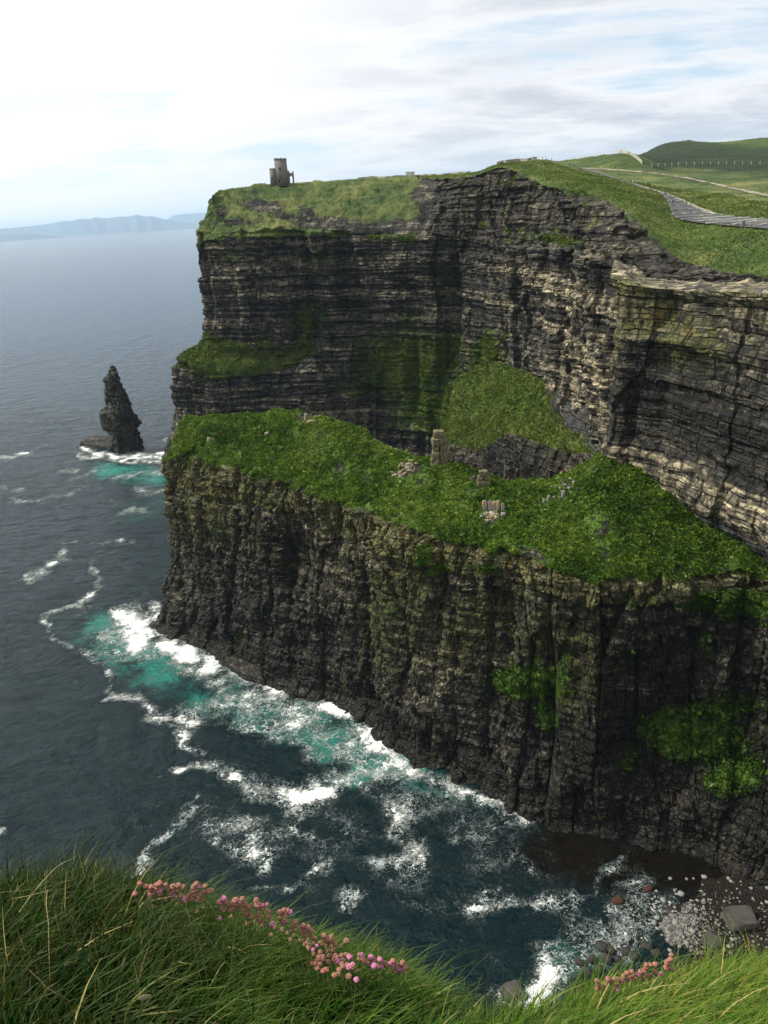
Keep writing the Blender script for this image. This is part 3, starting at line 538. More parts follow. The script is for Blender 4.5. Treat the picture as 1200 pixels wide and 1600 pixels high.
solid = n.mr(fm, .56, 1.12, 0, .95)
thin = n.math('MULTIPLY', n.mr(fl_, .10, .50), n.mr(n.math('ADD', fo, n.math('MULTIPLY', n.math('SUBTRACT', nA, .5), .9)), .12, .50, 0, .85))
ff = n.math('MAXIMUM', solid, thin)
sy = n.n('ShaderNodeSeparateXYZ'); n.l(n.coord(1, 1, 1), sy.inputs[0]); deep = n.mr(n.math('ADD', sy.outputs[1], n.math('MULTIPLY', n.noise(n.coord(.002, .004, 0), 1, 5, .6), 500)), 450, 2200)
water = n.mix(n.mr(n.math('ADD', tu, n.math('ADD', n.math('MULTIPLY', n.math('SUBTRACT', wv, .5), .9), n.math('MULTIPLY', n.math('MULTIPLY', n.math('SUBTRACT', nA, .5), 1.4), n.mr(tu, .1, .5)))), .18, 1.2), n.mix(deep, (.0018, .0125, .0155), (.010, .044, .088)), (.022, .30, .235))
water = n.mix(n.math('MULTIPLY', sh, .95), water, n.mix(nn, (.0015, .0013, .001), (.011, .0072, .004)))
colr = n.mix(ff, water, n.mix(n.mr(fm, .55, 1.25), (.30, .38, .38), (.80, .84, .82)))
rg = n.mix(ff, (.13, .13, .13), (.8, .8, .8))
calm = n.math('SUBTRACT', 1.0, n.math('MULTIPLY', ff, .85))
hw_ = n.math('ADD', n.math('MULTIPLY', n.noise(n.coord(.04, .07, 0), 1, 5, .6, .5), 6.0), n.math('ADD', n.math('MULTIPLY', wv, 2.0), n.math('MULTIPLY', n.noise(n.coord(1.1, 1.5, 0), 1, 4, .65, .6), .55)))
b4 = n.bump(n.math('ADD', n.math('MULTIPLY', hw_, calm), n.math('MULTIPLY', n.math('MULTIPLY', ff, nn), 1.2)), 1.0, 1.0)
# grey it out over the far water: short steep chop seen end on
bs = n.bsdf(colr, rg, b4, n.mix(sh, (.30, .30, .30), (.10, .10, .10))); bs.inputs['IOR'].default_value = 1.33
M['sea'] = n.m
tag(mesh_np('sea', SV, grid_faces(len(Y1), len(X1)), M['sea'], attrs=dict(foam=foam, turq=np.clip(turq, 0, 2), shallow=shal)), kind='structure')

# ===== sea stack
def stack_object(name, prof, Y, mat, depth, seedo, lab, cat, parent=None, nseg=150, nz=260, amp=1.0):
    prof = np.array(prof, float)     # (py, left px, right px)
    zz = []; L = []; Rr = []
    for (y, l, r) in prof:
        a = P(l, y, Y=Y); b = P(r, y, Y=Y); L.append(a[0]); Rr.append(b[0]); zz.append((a[2] + b[2]) / 2)
    zz = np.array(zz[::-1]); L = np.array(L[::-1]); Rr = np.array(Rr[::-1]); zi = np.linspace(zz[0], zz[-1], nz)
    l = np.interp(zi, zz, L); r = np.interp(zi, zz, Rr); cx_ = (l + r) / 2; hw = (r - l) / 2
    th = np.linspace(0, 2 * pi, nseg, endpoint=False); sq = lambda v: np.sign(v) * np.abs(v) ** .8
    Xs = cx_[:, None] + hw[:, None] * sq(np.cos(th))[None]; dpt = np.maximum(hw * depth, np.interp(zi, [zz[0], zz[-1]], [hw[0] * depth, .6]))
    Ys = Y + dpt[:, None] * sq(np.sin(th))[None]
    Vv = np.stack([Xs, Ys, np.repeat(zi[:, None], nseg, 1)], -1).reshape(-1, 3)
    Nn_ = np.stack([np.tile(np.cos(th), nz), np.tile(np.sin(th), nz), np.zeros(nz * nseg)], 1)
    zt_ = Vv.copy(); zt_[:, 2] += .5 * (Vv[:, 0] - cx_.mean())
    k1, _ = cells(sc3(zt_, 6, 6, 14, seedo)); k2, _ = cells(sc3(zt_, 3.4, 3.4, 2.2, seedo + 3))
    d = amp * (1.8 * fbm(sc3(Vv, 8, 8, 14, seedo), 4) + 4.2 * (k1 - .5) + 2.4 * (k2 - .5)); Vv = Vv + Nn_ * d[:, None]
    FF = grid_faces(nz, nseg, wrap=True).tolist(); nV = len(Vv); Vv = np.vstack([Vv, [[cx_[-1], Y, zi[-1] + .3]]])
    top_ = [[(nz - 1) * nseg + k, (nz - 1) * nseg + (k + 1) % nseg, nV, nV] for k in range(nseg)]
    me = bpy.data.meshes.new(name); me.from_pydata(Vv.tolist(), [], FF + [t[:3] for t in top_]); me.update()
    for p in me.polygons: p.use_smooth = True
    A = zero_attrs(len(Vv)); A['olive'] = .12 + .55 * sstep(zi[0] + .45 * (zi[-1] - zi[0]), zi[-1], Vv[:, 2]) * sstep(3, -5, Vv[:, 0] - cx_.mean()) ; A['wet'] = .8 * (1 - sstep(2, 16, Vv[:, 2])) + .2; A['brown'] = .3 * (A['olive'] > .3)  # olive and brown on the upper left paint in the sunlit side
    for k, a in A.items(): t = me.attributes.new(k, 'FLOAT', 'POINT'); t.data.foreach_set('value', a.astype(np.float32))
    me.materials.append(mat); o = bpy.data.objects.new(name, me); COL.objects.link(o)
    if parent: o.parent = parent
    return o
ys_ = P(180, 702, z=0)[1]
st_root = tag(empty('sea_stack', (0, 0, 0)), 'tall dark pinnacle of rock standing in the sea off the cliff', 'sea stack')
stack_object('pinnacle', [(571, 172, 177), (576, 169, 180), (590, 168, 186), (605, 165, 190), (620, 163, 195), (635, 162, 202), (650, 161, 210), (665, 164, 215), (672, 172, 216), (678, 177, 217), (690, 176, 221), (700, 172, 223), (708, 172, 222)], ys_, M['near'], .75, 4, '', '', st_root, amp=.9)
def low_rock(name, pts, h, mat, parent=None, seed=0, sub=None, attrs=None):
    """flat broken skerry from an outline of world XY points"""
    pts = np.array(pts, float); c = pts.mean(0); nr_ = 14; V_ = []
    m = len(pts) * 6; t = np.linspace(0, len(pts), m, endpoint=False); i = np.floor(t).astype(int); fr = (t - i)[:, None]; o = pts[i % len(pts)] * (1 - fr) + pts[(i + 1) % len(pts)] * fr
    for k in range(nr_):
        s = 1 - (k / (nr_ - 1)) ** 1.6; z = -1.5 + (h + 1.5) * min(1, (k / 5.0)) ** .8
        q = c + (o - c) * s; V_.append(np.c_[q, np.full(m, z)])
    V_ = np.vstack(V_); sc_ = max(1.0, np.ptp(pts[:, 0]) / 12); V_[:, 2] += (V_[:, 2] > 0) * (.35 * h * fbm(sc3(V_, 2.2 * sc_, 2.2 * sc_, 3, seed), 4)); V_[:, :2] += .3 * sc_ * np.c_[perlin(sc3(V_, 2, 2, 2, seed)), perlin(sc3(V_, 2, 2, 2, seed + 9))]
    A = zero_attrs(len(V_)); A['wet'][:] = .6
    return mesh_np(name, V_, grid_faces(nr_, m, wrap=True), mat, parent, A)
def outline(L): return [P(a, b, z=0)[:2] for a, b in L]
low_rock('rock_shelf', outline([(124, 696), (150, 699), (165, 702), (182, 708), (205, 707), (224, 703), (222, 697), (190, 690), (165, 686), (150, 687), (130, 690)]), 5.0, M['near'], st_root, 3)
r_ = tag(low_rock('shore_rock', outline([(352, 1042), (380, 1062), (415, 1072), (420, 1052), (395, 1038), (365, 1030), (350, 1030)]), 3.0, M['near'], None, 5), 'flat dark wave-washed rock at the foot of the headland, amid white foam', 'rock')
r_ = tag(low_rock('shore_rock', outline([(703, 1222), (716, 1226), (725, 1220), (718, 1210), (706, 1210)]), 2.4, M['near'], None, 8), 'small black rock in the surf under the tallest part of the dark cliff', 'rock')

# ===== land across the bay
def haze_land(name, prof, Y0, dep, mat, seed):
    xp = np.array([p[0] for p in prof], float); yp = np.array([p[1] for p in prof], float); xi = np.linspace(xp[0], xp[-1], 160); yi = np.interp(xi, xp, yp)
    C_ = np.array([P(a, b, Y=Y0) for a, b in zip(xi, yi)]); C_[:, 2] = np.maximum(C_[:, 2], -4); w = np.clip(C_[:, 2] / (C_[:, 2].max() + 1e-6), .7, 1)
    rows = []
    for k, s in ((-1, 0), (-.75, .22), (-.45, .55), (-.2, .85), (0, 1), (.3, .8), (.7, .35), (1, 0)):
        q = C_.copy(); q[:, 1] += k * dep * w; q[:, 0] *= q[:, 1] / Y0; q[:, 2] = C_[:, 2] * s - (4 if s == 0 else 0) 
        q[:, 2] += (0 < s < 1) * .04 * C_[:, 2] * perlin(np.c_[q[:, 0] / (dep * .35), q[:, 1] / (dep * .35), np.full(160, seed)]); rows.append(q)
    return tag(mesh_np(name, np.vstack(rows), grid_faces(len(rows), 160), mat), kind='structure')
M['farland'] = simple('hazed_land', (.13, .17, .22), .95, .12, .0006, obj=False)  # light blue base colour paints extra distance haze into the land
haze_land('distant_hills', [(-60, 365), (-20, 359), (0, 357.5), (40, 354), (75, 350), (95, 346), (112, 345), (128, 341.5), (140, 342.5), (150, 339.5), (165, 341.5), (178, 339.5), (190, 338), (200, 339), (213, 335), (226, 338.5), (236, 337.5), (250, 341), (268, 344), (290, 347), (320, 350), (340, 352)], 30000, 3500, M['farland'], 1)
haze_land('distant_hills', [(250, 349), (262, 342), (272, 336), (290, 334), (310, 333), (330, 332), (350, 333), (390, 340), (430, 346)], 40000, 4000, M['farland'], 2)
haze_land('distant_island', [(-60, 370), (-20, 368), (0, 367), (25, 366), (45, 365.8), (65, 367.5), (85, 369), (105, 370.3), (118, 372)], P(20, 376, z=0)[1] + 1300, 1300, M['farland'], 3)

# ===== shore in the cove
gx = np.arange(40, 135, .5); gy = np.arange(85, 180, .5); XX, YY = np.meshgrid(gx, gy); Vs = np.stack([XX.ravel(), YY.ravel(), 0 * XX.ravel()], 1); px, py = bearing(Vs)
Vs[:, 2] = np.clip((Vs[:, 0] - 66) * .07 - np.abs(Vs[:, 1] - 138) * .012, -1.2, 3) - np.clip(Vs[:, 1] - 147, 0, 20) * .13 + .4 * fbm(sc3(Vs, 11, 11, 11, 3), 5)
n = NT('wet_shore'); c = n.coord(1, 1, 1); pc = n.voro(c, 1.5, 'F1', 'Color'); pe = n.voro(c, 1.5, 'DISTANCE_TO_EDGE'); s_ = n.n('ShaderNodeSeparateColor'); n.l(pc, s_.inputs[0])
peb = n.attr('pebble'); stone = n.ramp(s_.outputs[0], [(0, (.03, .028, .025)), (.6, (.06, .058, .052)), (1, (.22, .21, .19))])
pm = n.mr(n.math('ADD', peb, n.math('SUBTRACT', n.noise(c, .25, 5, .7), .5)), .35, .55)
n.bsdf(n.mix(pm, n.ramp(n.noise(c, .4, 5, .7), [(.35, (.004, .003, .002)), (.7, (.020, .011, .006))]), stone), .6, n.bump(n.mr(pe, 0, .3), .3, 1.0), .35); M['shore'] = n.m
pebm = blobs(px, py, [(1030, 1445, 45, 45, -40, .8), (1130, 1470, 60, 30, 0, .35)])
tag(mesh_np('shore', Vs, grid_faces(len(gy), len(gx)), M['shore'], attrs=dict(pebble=pebm)), kind='structure')
bvh_sh = BVHTree.FromPolygons(Vs.tolist(), grid_faces(len(gy), len(gx)).tolist())
def shore_hit(a, b):
    r = bvh_sh.ray_cast(Vector(EYE), Vector(ray(a, b)).normalized())[0]; return r if r and r.z > -.3 else Vector(P(a, b, z=0))

def ico(sub=2):
    import bmesh
    bm = bmesh.new(); bmesh.ops.create_icosphere(bm, subdivisions=sub, radius=1.0); v = np.array([x.co[:] for x in bm.verts]); f = np.array([[y.index for y in x.verts] for x in bm.faces]); bm.free(); return v, f
IC1 = ico(1); IC2 = ico(2); IC3 = ico(3)
def stone_mesh(name, dims, mat, seed, sub=3, blocky=.5, flat=False):
    v, f = {1: IC1, 2: IC2, 3: IC3}[sub]; v = v.copy(); q = np.sign(v) * np.abs(v) ** (1 - .62 * blocky); q /= np.abs(q).max(1)[:, None] ** blocky
    q = q * (1 + .16 * perlin(v * 1.4 + seed * 3.1)[:, None] + .06 * perlin(v * 4 + seed)[:, None]); q *= np.array(dims) / 2.0
    me = bpy.data.meshes.new(name); me.from_pydata(q.tolist(), [], f.tolist()); me.update()
    for p in me.polygons: p.use_smooth = not flat
    me.materials.append(mat); return me
def stone_mat(name, a, b, lich=None):
    n = NT(name); c = n.coord(obj=True); f = n.noise(c, .9, 6, .7); col = n.mix(n.mr(f, .3, .7), a, b)
    if lich: col = n.mix(n.mr(n.noise(c, 3.0, 3, .6), .54, .60), col, lich)
    n.bsdf(col, .85, n.bump(n.noise(c, 2.5, 6, .7), .12, .9)); return n.m
M['st_pale'] = stone_mat('pale_stone', (.12, .115, .105), (.34, .33, .30)); M['st_grey'] = stone_mat('grey_stone', (.035, .033, .028), (.095, .09, .078)); M['st_dark'] = stone_mat('wet_dark_stone', (.015, .014, .013), (.06, .056, .052))
M['st_peb'] = stone_mat('pebble_stone', (.07, .068, .062), (.26, .25, .23)); M['st_tan'] = stone_mat('tan_stone', (.16, .13, .09), (.38, .31, .22)); M['st_red'] = stone_mat('reddish_stone', (.03, .014, .010), (.09, .04, .03)); M['st_lich'] = stone_mat('lichened_stone', (.13, .12, .10), (.30, .27, .22), (.62, .27, .03))
def place_stone(pos, dims, mat, label, group=None, rz=0.0, cat='boulder', name='boulder', blocky=.5, sub=2, tilt=0.0, cache={}):
    key = (mat.name, sub, blocky, int(rng.integers(0, 4)))
    if key not in cache: cache[key] = stone_mesh(name, (1, 1, 1), mat, len(cache) + 1, sub, blocky)
    o = bpy.data.objects.new(name, cache[key]); COL.objects.link(o); o.location = pos; o.rotation_euler = (tilt, tilt * .6, rz); o.scale = dims
    tag(o, label, cat, group); return o
p = shore_hit(1155, 1440); place_stone(p + Vector((0, 0, 1.2)), (7.2, 5.5, 2.6), M['st_grey'], 'largest flat-topped grey boulder on the pebble beach', rz=.1, blocky=.85, sub=3)
p = shore_hit(1112, 1476); place_stone(p + Vector((0, 0, .9)), (4.2, 4, 2.2), M['st_grey'], 'grey boulder on the beach just above the grass, left of the largest one', rz=.6, blocky=.7, sub=3)
p = shore_hit(800, 1553); place_stone(p + Vector((0, 0, .6)), (5, 4, 3.0), M['st_grey'], 'grey boulder alone in the white surf just beyond the grass', rz=.3, blocky=.5, sub=3)
for (a, b, lb) in ((964, 1408, 'reddish rock awash in the cove, the nearer to the pale beach'), (965, 1392, ''), ):
    pass
p = shore_hit(964, 1408); place_stone(p + Vector((0, 0, .1)), (3.2, 2.0, 1.2), M['st_red'], 'larger reddish rock awash in the dark cove', rz=.2)
p = shore_hit(1012, 1389); place_stone(p + Vector((0, 0, .1)), (2.6, 1.6, 1.0), M['st_red'], 'smaller reddish rock awash, nearer the beach', rz=.5)
for k, (a, b) in enumerate([(940, 1480), (953, 1484), (978, 1488), (1010, 1480), (925, 1500), (935, 1515), (965, 1500), (990, 1495), (1025, 1490), (905, 1505), (948, 1500), (918, 1520)]):
    p = shore_hit(a, b); place_stone(p + Vector((0, 0, .1)), (1.6 + rng.random() * 1.6, 1.4 + rng.random(), 1.2 + rng.random() * .8), M['st_dark'], 'black wet rock in the foam beside the pebble beach', 'wet rocks in the surf', rz=rng.random() * 3, blocky=.6)
for k in range(80):
    while True:
        a = rng.uniform(1010, 1205); b = rng.normal(1432, 34)
        if 1368 < b < 1500 and not (1128 < a < 1182 and 1415 < b < 1450) and (a - 990) * .9 + (b - 1370) > 30: break
    p = shore_hit(a, b); s = rng.choice([.5, .65, .85, 1.15, 1.6], p=[.3, .3, .2, .13, .07])
    place_stone(p + Vector((0, 0, s * .25)), (s * rng.uniform(.9, 1.5), s, s * .75), M['st_pale'], 'pale rounded stone on the dark shore round the largest flat boulder', 'pale stones on the dark shore', rz=rng.random() * 3, blocky=.25, cat='stone', name='stone')
# pebbles: one mesh
v0, f0 = IC1; K = 1500; pv = []; pf = []; cnt = 0
for k in range(K * 3):
    a = rng.normal(1045, 30); b = rng.normal(1446, 26)
    if rng.random() < .16: a = rng.uniform(1010, 1215); b = rng.normal(1450, 36)
    p = shore_hit(a, b)
    if p.z < .02: continue
    s = rng.uniform(.12, .34); R3 = rng.normal(size=3) * .15 + 1
    pv.append(v0 * np.array([s * R3[0], s * R3[1], s * .7]) + np.array(p)); pf.append(f0 + cnt * len(v0)); cnt += 1
    if cnt >= K: break
if cnt: tag(mesh_np('pebbles', np.vstack(pv), np.vstack(pf), M['st_peb']), kind='stuff', label='pale grey pebbles heaped on the cove beach', cat='pebbles')

# ===== rock pillars and rocks on the headland
def pillar(a, ybase, w, h, blocks, mat, label, seed):
    p = hit(a, ybase, 'near'); r = random.Random(seed)
    root = tag(empty('rock_pillar', (p.x, p.y, p.z)), label, 'rock pillar', 'rock pillars on the headland crest')
    z = -.8
    for k in range(blocks):
        t = (h + .8) / blocks * r.uniform(.85, 1.15); ww = w * (1.08 - .3 * k / blocks) * r.uniform(.85, 1.1)
        for s in ((-1, 1) if k < blocks // 2 + 1 and w > 3 else (0,)):
            me = stone_mesh('block', (ww * (.56 if s else 1), ww * .8, t * 1.12), mat, seed + k * 3 + s, 3, .9)
            o = bpy.data.objects.new('block', me); COL.objects.link(o); o.parent = root; o.location = (s * ww * .27 + r.uniform(-.1, .1), r.uniform(-.15, .15), z + t / 2); o.rotation_euler = (0, r.uniform(-.05, .05), r.uniform(-.2, .2))
        z += t
    return root
M['pil'] = stone_mat('pillar_stone', (.045, .042, .03), (.21, .19, .11), (.17, .15, .04))
pillar(687, 722, 5.0, 10.5, 5, M['pil'], 'taller yellowish rock pillar standing on the headland crest', 3)
pillar(755, 756, 3.6, 5.0, 3, M['pil'], 'shorter squat rock pillar on the headland crest', 11)
for a, b, d, m_, lb in ((740, 752, (2.0, 1.6, 2.4), 'st_grey', 'small grey rock leaning beside the squat pillar'), (478, 655, (1.2, 1.0, 3.2), 'st_tan', 'thin upright tan rock on the headland skyline'), (486, 660, (3.0, 1.4, 1.2), 'st_tan', 'low tan rock right of the thin upright one'), (418, 678, (2.0, 1.4, .9), 'st_tan', 'tan rock in the grass left of the thin upright one'),
                       (1044, 757, (2.4, 2, 1.9), 'st_tan', 'tan boulder at the top of the grass under the pale rock band'), (1049, 769, (1.5, 1.3, 1.9), 'st_pale', 'pale narrow rock below the tan boulder at the slope edge'), (1187, 833, (2.6, 1.7, 2.7), 'st_pale', 'pale boulder on the grey scree at the right'), (1062, 781, (1.3, 1, .8), 'st_pale', 'small pale stone lower down the slope edge'),
                       (327, 690, (1.5, 1.2, 2.2), 'st_tan', 'small brown rock in the grass near the headland tip'), (857, 781, (1.0, .8, 2.0), 'st_pale', 'pale upright rock in the grass right of the lichened slabs'), (880, 775, (1.0, .9, 2.4), 'st_pale', 'pale pointed rock beside the rubble on the slope'), (850, 785, (.8, .8, 1.6), 'st_pale', 'low pale rock leaning against the upright one')):
    p = hit(a, b, 'near') or hit(a, b, 'far')
    if p: place_stone(p + Vector((0, 0, d[2] * .25)), d, M[m_], lb, rz=rng.random(), blocky=.6, sub=3, tilt=.1, cat='rock', name='rock')
for k in range(24):
    t = rng.random(); p = hit(614 + 30 * t + rng.normal() * 5, 752 - 34 * t + rng.normal() * 4, 'near')
    if p: place_stone(p + Vector((0, 0, .3)), (rng.uniform(.8, 1.9), rng.uniform(.5, .9), rng.uniform(.5, 1.1)), M['st_tan'], 'tan broken stone in the rubble patch on the green headland', 'rubble stones on the headland', rz=rng.random() * 3, blocky=.6, tilt=.4, cat='stone', name='stone')
for k in range(20):
    p = hit(rng.normal(888, 9), rng.normal(763, 8), 'near')
    if p: place_stone(p + Vector((0, 0, .3)), (rng.uniform(.6, 1.3), .7, rng.uniform(.5, 1.0)), M['st_grey'] if k % 2 else M['st_pale'], 'grey stone in the small rubble heap near the peak of the green slope', 'grey rubble near the peak', rz=rng.random() * 3, blocky=.6, tilt=.4, cat='stone', name='stone')
for k, (a, b, w, h, mt) in enumerate([(757, 795, 1.5, 3.4, 'st_lich'), (765, 796, 1.4, 3.4, 'st_pale'), (772, 796, 1.5, 3.2, 'st_lich'), (778, 796, .9, 3.6, 'st_lich'), (785, 797, 1.0, 2.8, 'st_pale'), (758, 806, 1.2, 1.3, 'st_pale'), (768, 808, 1.0, 1.0, 'st_tan'), (786, 806, 1.3, 1.4, 'st_pale'), (760, 816, 1.4, 1.2, 'st_tan'), (752, 808, .7, .8, 'st_pale')]):
    p = hit(a, b, 'near')
    if p: place_stone(p + Vector((0, -.4, h * .35)), (w, 1.0, h), M[mt], ('orange lichened' if mt == 'st_lich' else 'bare pale') + ' slab in the stone cluster on the green slope', 'lichened slabs on the green slope', rz=rng.normal() * .15, blocky=.9, cat='rock', name='rock')

# ===== tower
def skyline(a, y0=190):
    y = y0
    while y < 420:
        p = hit(a, y)
        if p: return p, y
        y += .5
tp, ty = skyline(441)
print('tower at', tp, ty)
root = tag(empty('tower', (tp.x, tp.y, tp.z - .4), 0), 'ruined round stone tower standing on the clifftop skyline', 'tower')
def ring_wall(m, R, z0, z1, taper=.0, n=40): m.rings([((0, 0, z0), R, R), ((0, 0, z1 * .5 + z0 * .5), R * (1 - taper / 2), R * (1 - taper / 2)), ((0, 0, z1), R * (1 - taper), R * (1 - taper))], n)
m = MB(); ring_wall(m, 4.9, -2, 15.5, .12); o = m.build('keep_wall', M['stone'], root, True)
for p_ in o.data.polygons:
    if len(p_.vertices) > 4: p_.use_smooth = False
m = MB()
for k in range(14):
    a = 2 * pi * k / 14
    if k % 5 != 3: m.box((4.1 * cos(a), 4.1 * sin(a), 15.5 + .45), (.8, 1.2, .9 if k % 2 else .5), a)
m.rings([((0, 0, 15.2), 4.55, 4.55), ((0, 0, 15.52), 4.6, 4.6)], 36); m.build('parapet', M['stone'], root)
m = MB(); m.rings([((-6.0, -.6, -2), 2.45, 2.45), ((-6.0, -.6, 9.6), 2.25, 2.25)], 28); m.build('stair_turret', M['stone'], root, True)
m = MB(); m.rings([((-6.0, -.6, 9.55), 2.4, 2.4), ((-6.0, -.6, 9.95), 2.4, 2.4)], 28); m.build('turret_coping', M['stone'], root)
for (x, z, w, h) in ((-.3, 9.2, .8, 1.6), (-.2, 3.6, .7, 1.2), (-1.4, 1.4, 1.0, 1.6)):
    m = MB(); m.box((x, -4.5 + .02 * z, z), (w + .5, .5, h + .5)); fo_ = m.build('window', M['stone'], root); m = MB(); m.box((x, -4.78 + .02 * z, z), (w, .06, h)); m.build('opening', M['dark'], fo_)
m = MB(); m.box((-6.6, -3.05, 3.4), (.6, .2, 1.2)); m.build('window', M['dark'], root)
m = MB(); m.box((5.0, 0, 3.0), (1.4, 1.2, 10.0)); m.box((8.1, 0, 2.4), (1.1, 1.2, 8.8)); m.box((6.5, 0, 5.4), (2.4, 1.2, 1.6))
m.box((5.9, 0, 4.5), (.5, 1.18, 1.0)); m.box((7.4, 0, 4.5), (.5, 1.18, 1.0)); m.box((6.5, 0, 6.6), (.5, 1.1, .9)); m.box((8.3, 0, 7.1), (.7, 1.1, 1.2)); m.build('archway', M['stone'], root)

# ===== small building, viewing platform
p, y = skyline(641); root = tag(empty('building', (p.x, p.y, p.z)), 'small pale low building on the clifftop between the tower and the high ground', 'building')
m = MB(); m.box((0, 0, 1), (7.0, 4, 4.0)); m.build('wall', M['pale'], root); m = MB(); m.box((0, 0, 3.15), (7.4, 4.4, .35)); m.build('roof', M['pale'], root); m = MB(); m.box((1.5, -2.03, 1.2), (1.2, .08, 2.0)); m.build('door', M['slab'], root)
m = MB(); root = empty('platform_wall', (0, 0, 0)); pts = []
for a in np.linspace(776, 838, 14):
    s = skyline(a)
    if s: pts.append(s[0] + Vector((0, -1.5, -.3)))
for q, r in zip(pts[:-1], pts[1:]): m.bar(q + Vector((0, 0, .5)), r + Vector((0, 0, .5)), .6, 2.0)
m.build('wall', M['wall'], root); m = MB()
for q, r in zip(pts[:-1], pts[1:]): m.bar(q + Vector((0, 0, 1.6)), r + Vector((0, 0, 1.6)), .8, .18)
m.build('coping', M['slab'], root); tag(root, 'low stone wall round the viewing platform on the highest clifftop', 'wall')
m = MB(); pts = [skyline(a)[0] for a in np.linspace(560, 735, 30)]
for q, r in zip(pts[:-1], pts[1:]): m.bar(q + Vector((0, 0, .25)), r + Vector((0, 0, .25)), .4, 1.1)
tag(m.build('flagstone_wall', M['wall']), 'thin low wall of upright flagstones along the clifftop past the small building', 'wall')

# ===== paths
def along(L, step=5):
    o = []
    for (a, b), (c, d) in zip(L[:-1], L[1:]):
        k = max(1, int(math.hypot(c - a, d - b) / step))
        for i in range(k): o.append((a + (c - a) * i / k, b + (d - b) * i / k))
    o.append(L[-1]); return o
def ribbon(name, L, w, mat, lift=.25):
    c = [hit(a, b) for a, b in along(L, 3)]; c = [q for q in c if q]
    c = [c[0]] + [(c[i - 1] + c[i] * 2 + c[i + 1]) / 4 for i in range(1, len(c) - 1)] + [c[-1]]; v = []; rows_ = 5
    for i, q in enumerate(c):
        d = (c[min(i + 1, len(c) - 1)] - c[max(i - 1, 0)]); d.z = 0; d.normalize(); s = Vector((d.y, -d.x, 0)); ww = w + .25 * sin(i * 1.3)
        for k in range(rows_):
            r = q + s * ww * (k / (rows_ - 1) - .5); z = ground(r.x, r.y); v.append((r.x, r.y, (z if z and abs(z - q.z) < 4 else q.z) + lift))
    return tag(mesh_np(name, np.array(v), grid_faces(len(c), rows_), mat), kind='structure')
ribbon('footpath', [(1215, 309), (1150, 296), (1100, 284), (1062, 277), (1030, 272), (990, 268), (950, 265), (905, 263)], 2.6, M['path'])
ribbon('cliff_path', [(903, 263), (925, 268), (945, 274), (965, 280), (985, 287), (1000, 292), (1018, 298)], 5.5, M['asph'], .35)
ribbon('kerb_path', [(990, 289), (1018, 297), (1045, 306), (1070, 317), (1092, 328), (1118, 337), (1150, 343), (1215, 349)], 2.0, M['path'], .5)

# ===== terraced steps
root = tag(empty('stone_steps', tuple(hit(1100, 340))), 'wide grey flagstone steps climbing the grass beside the cliff path', 'steps')
base = root.location.copy(); NR = 13; lef = [(1024, 300), (1038, 308), (1044, 318), (1048, 330), (1052, 341), (1066, 346), (1095, 351), (1150, 356), (1215, 361)]
rig = [(1026, 299), (1050, 308), (1070, 318), (1090, 328), (1112, 336), (1150, 341), (1190, 344), (1215, 346), (1225, 352)]
def lp(L, t): t *= len(L) - 1; i = min(int(t), len(L) - 2); f_ = t - i; return (L[i][0] * (1 - f_) + L[i + 1][0] * f_, L[i][1] * (1 - f_) + L[i + 1][1] * f_)
rowsP = []
for k in range(NR * 2 + 1):
    t = k / (NR * 2); a, b = lp(lef, t), lp(rig, t); rowsP.append([hit(a[0] + (b[0] - a[0]) * s, a[1] + (b[1] - a[1]) * s) for s in np.linspace(0, 1, 10)])
for k in range(NR):
    A_ = rowsP[2 * k]; B_ = rowsP[2 * k + 2]; v = []; ok = all(A_) and all(B_)
    if not ok: continue
    za = np.mean([q.z for q in A_]); 
    for rr_, lift in ((A_, .55), (B_, .55)):
        for q in rr_: v.append((q.x - base.x, q.y - base.y, q.z + lift - base.z))
    mesh_np('paving', np.array(v), grid_faces(2, 10), M['paving'], root, smooth=False)
    m = MB()
    for q, r in zip(B_[:-1], B_[1:]): m.bar(q + Vector((0, 0, .72)) - base, r + Vector((0, 0, .72)) - base, .9, .35)
    m.build('step_edge', M['slab'], root)

# ===== fences
def fence(name, L, label, ph, nposts, mat, rails, w=.12, rw=.10, wire=False, sky=False):
    pts = []
    for t in np.linspace(0, 1, nposts):
        a, b = lp(L, t); q = skyline(a)[0] if sky else hit(a, b)
        if q: pts.append(q)
    root = tag(empty(name, tuple(pts[0])), label, 'fence'); b0 = root.location.copy()
    for q in pts: m = MB(); z = q - b0; m.box((z.x, z.y, z.z + ph / 2 - .2), (w, w, ph + .4)); m.build('post', mat, root)
    for h in rails:
        m = MB()
        for q, r in zip(pts[:-1], pts[1:]): m.bar(q - b0 + Vector((0, 0, h)), r - b0 + Vector((0, 0, h)), .06, rw)
        m.build('rail', mat, root)
    return root
fence('post_fence', [(892, 256), (920, 248), (950, 243), (975, 239)], 'thin post fence along the skyline left of the pale curved fence', 1.6, 16, M['fence'], (1.4,), .16, .05, sky=True)
fence('curved_fence', [(962, 240), (975, 240), (986, 243), (996, 250), (1003, 257)], 'pale curved fence running down from the skyline knoll', 2.0, 16, M['fence'], (.4, .9, 1.4, 1.9), .25, .36)
fence('field_fence', [(1018, 261), (1060, 258), (1110, 257), (1160, 257), (1215, 256)], 'line of pale widely spaced posts below the dark hillside', 1.9, 17, M['fence'], (1.5,), .35, .04)
fence('flagstone_fence', [(1098, 346), (1130, 350), (1160, 353), (1200, 352), (1225, 352)], 'grey railed fence along the lower edge of the stone steps', 1.7, 12, M['slab'], (.3, .7, 1.1, 1.55), .2, .12)
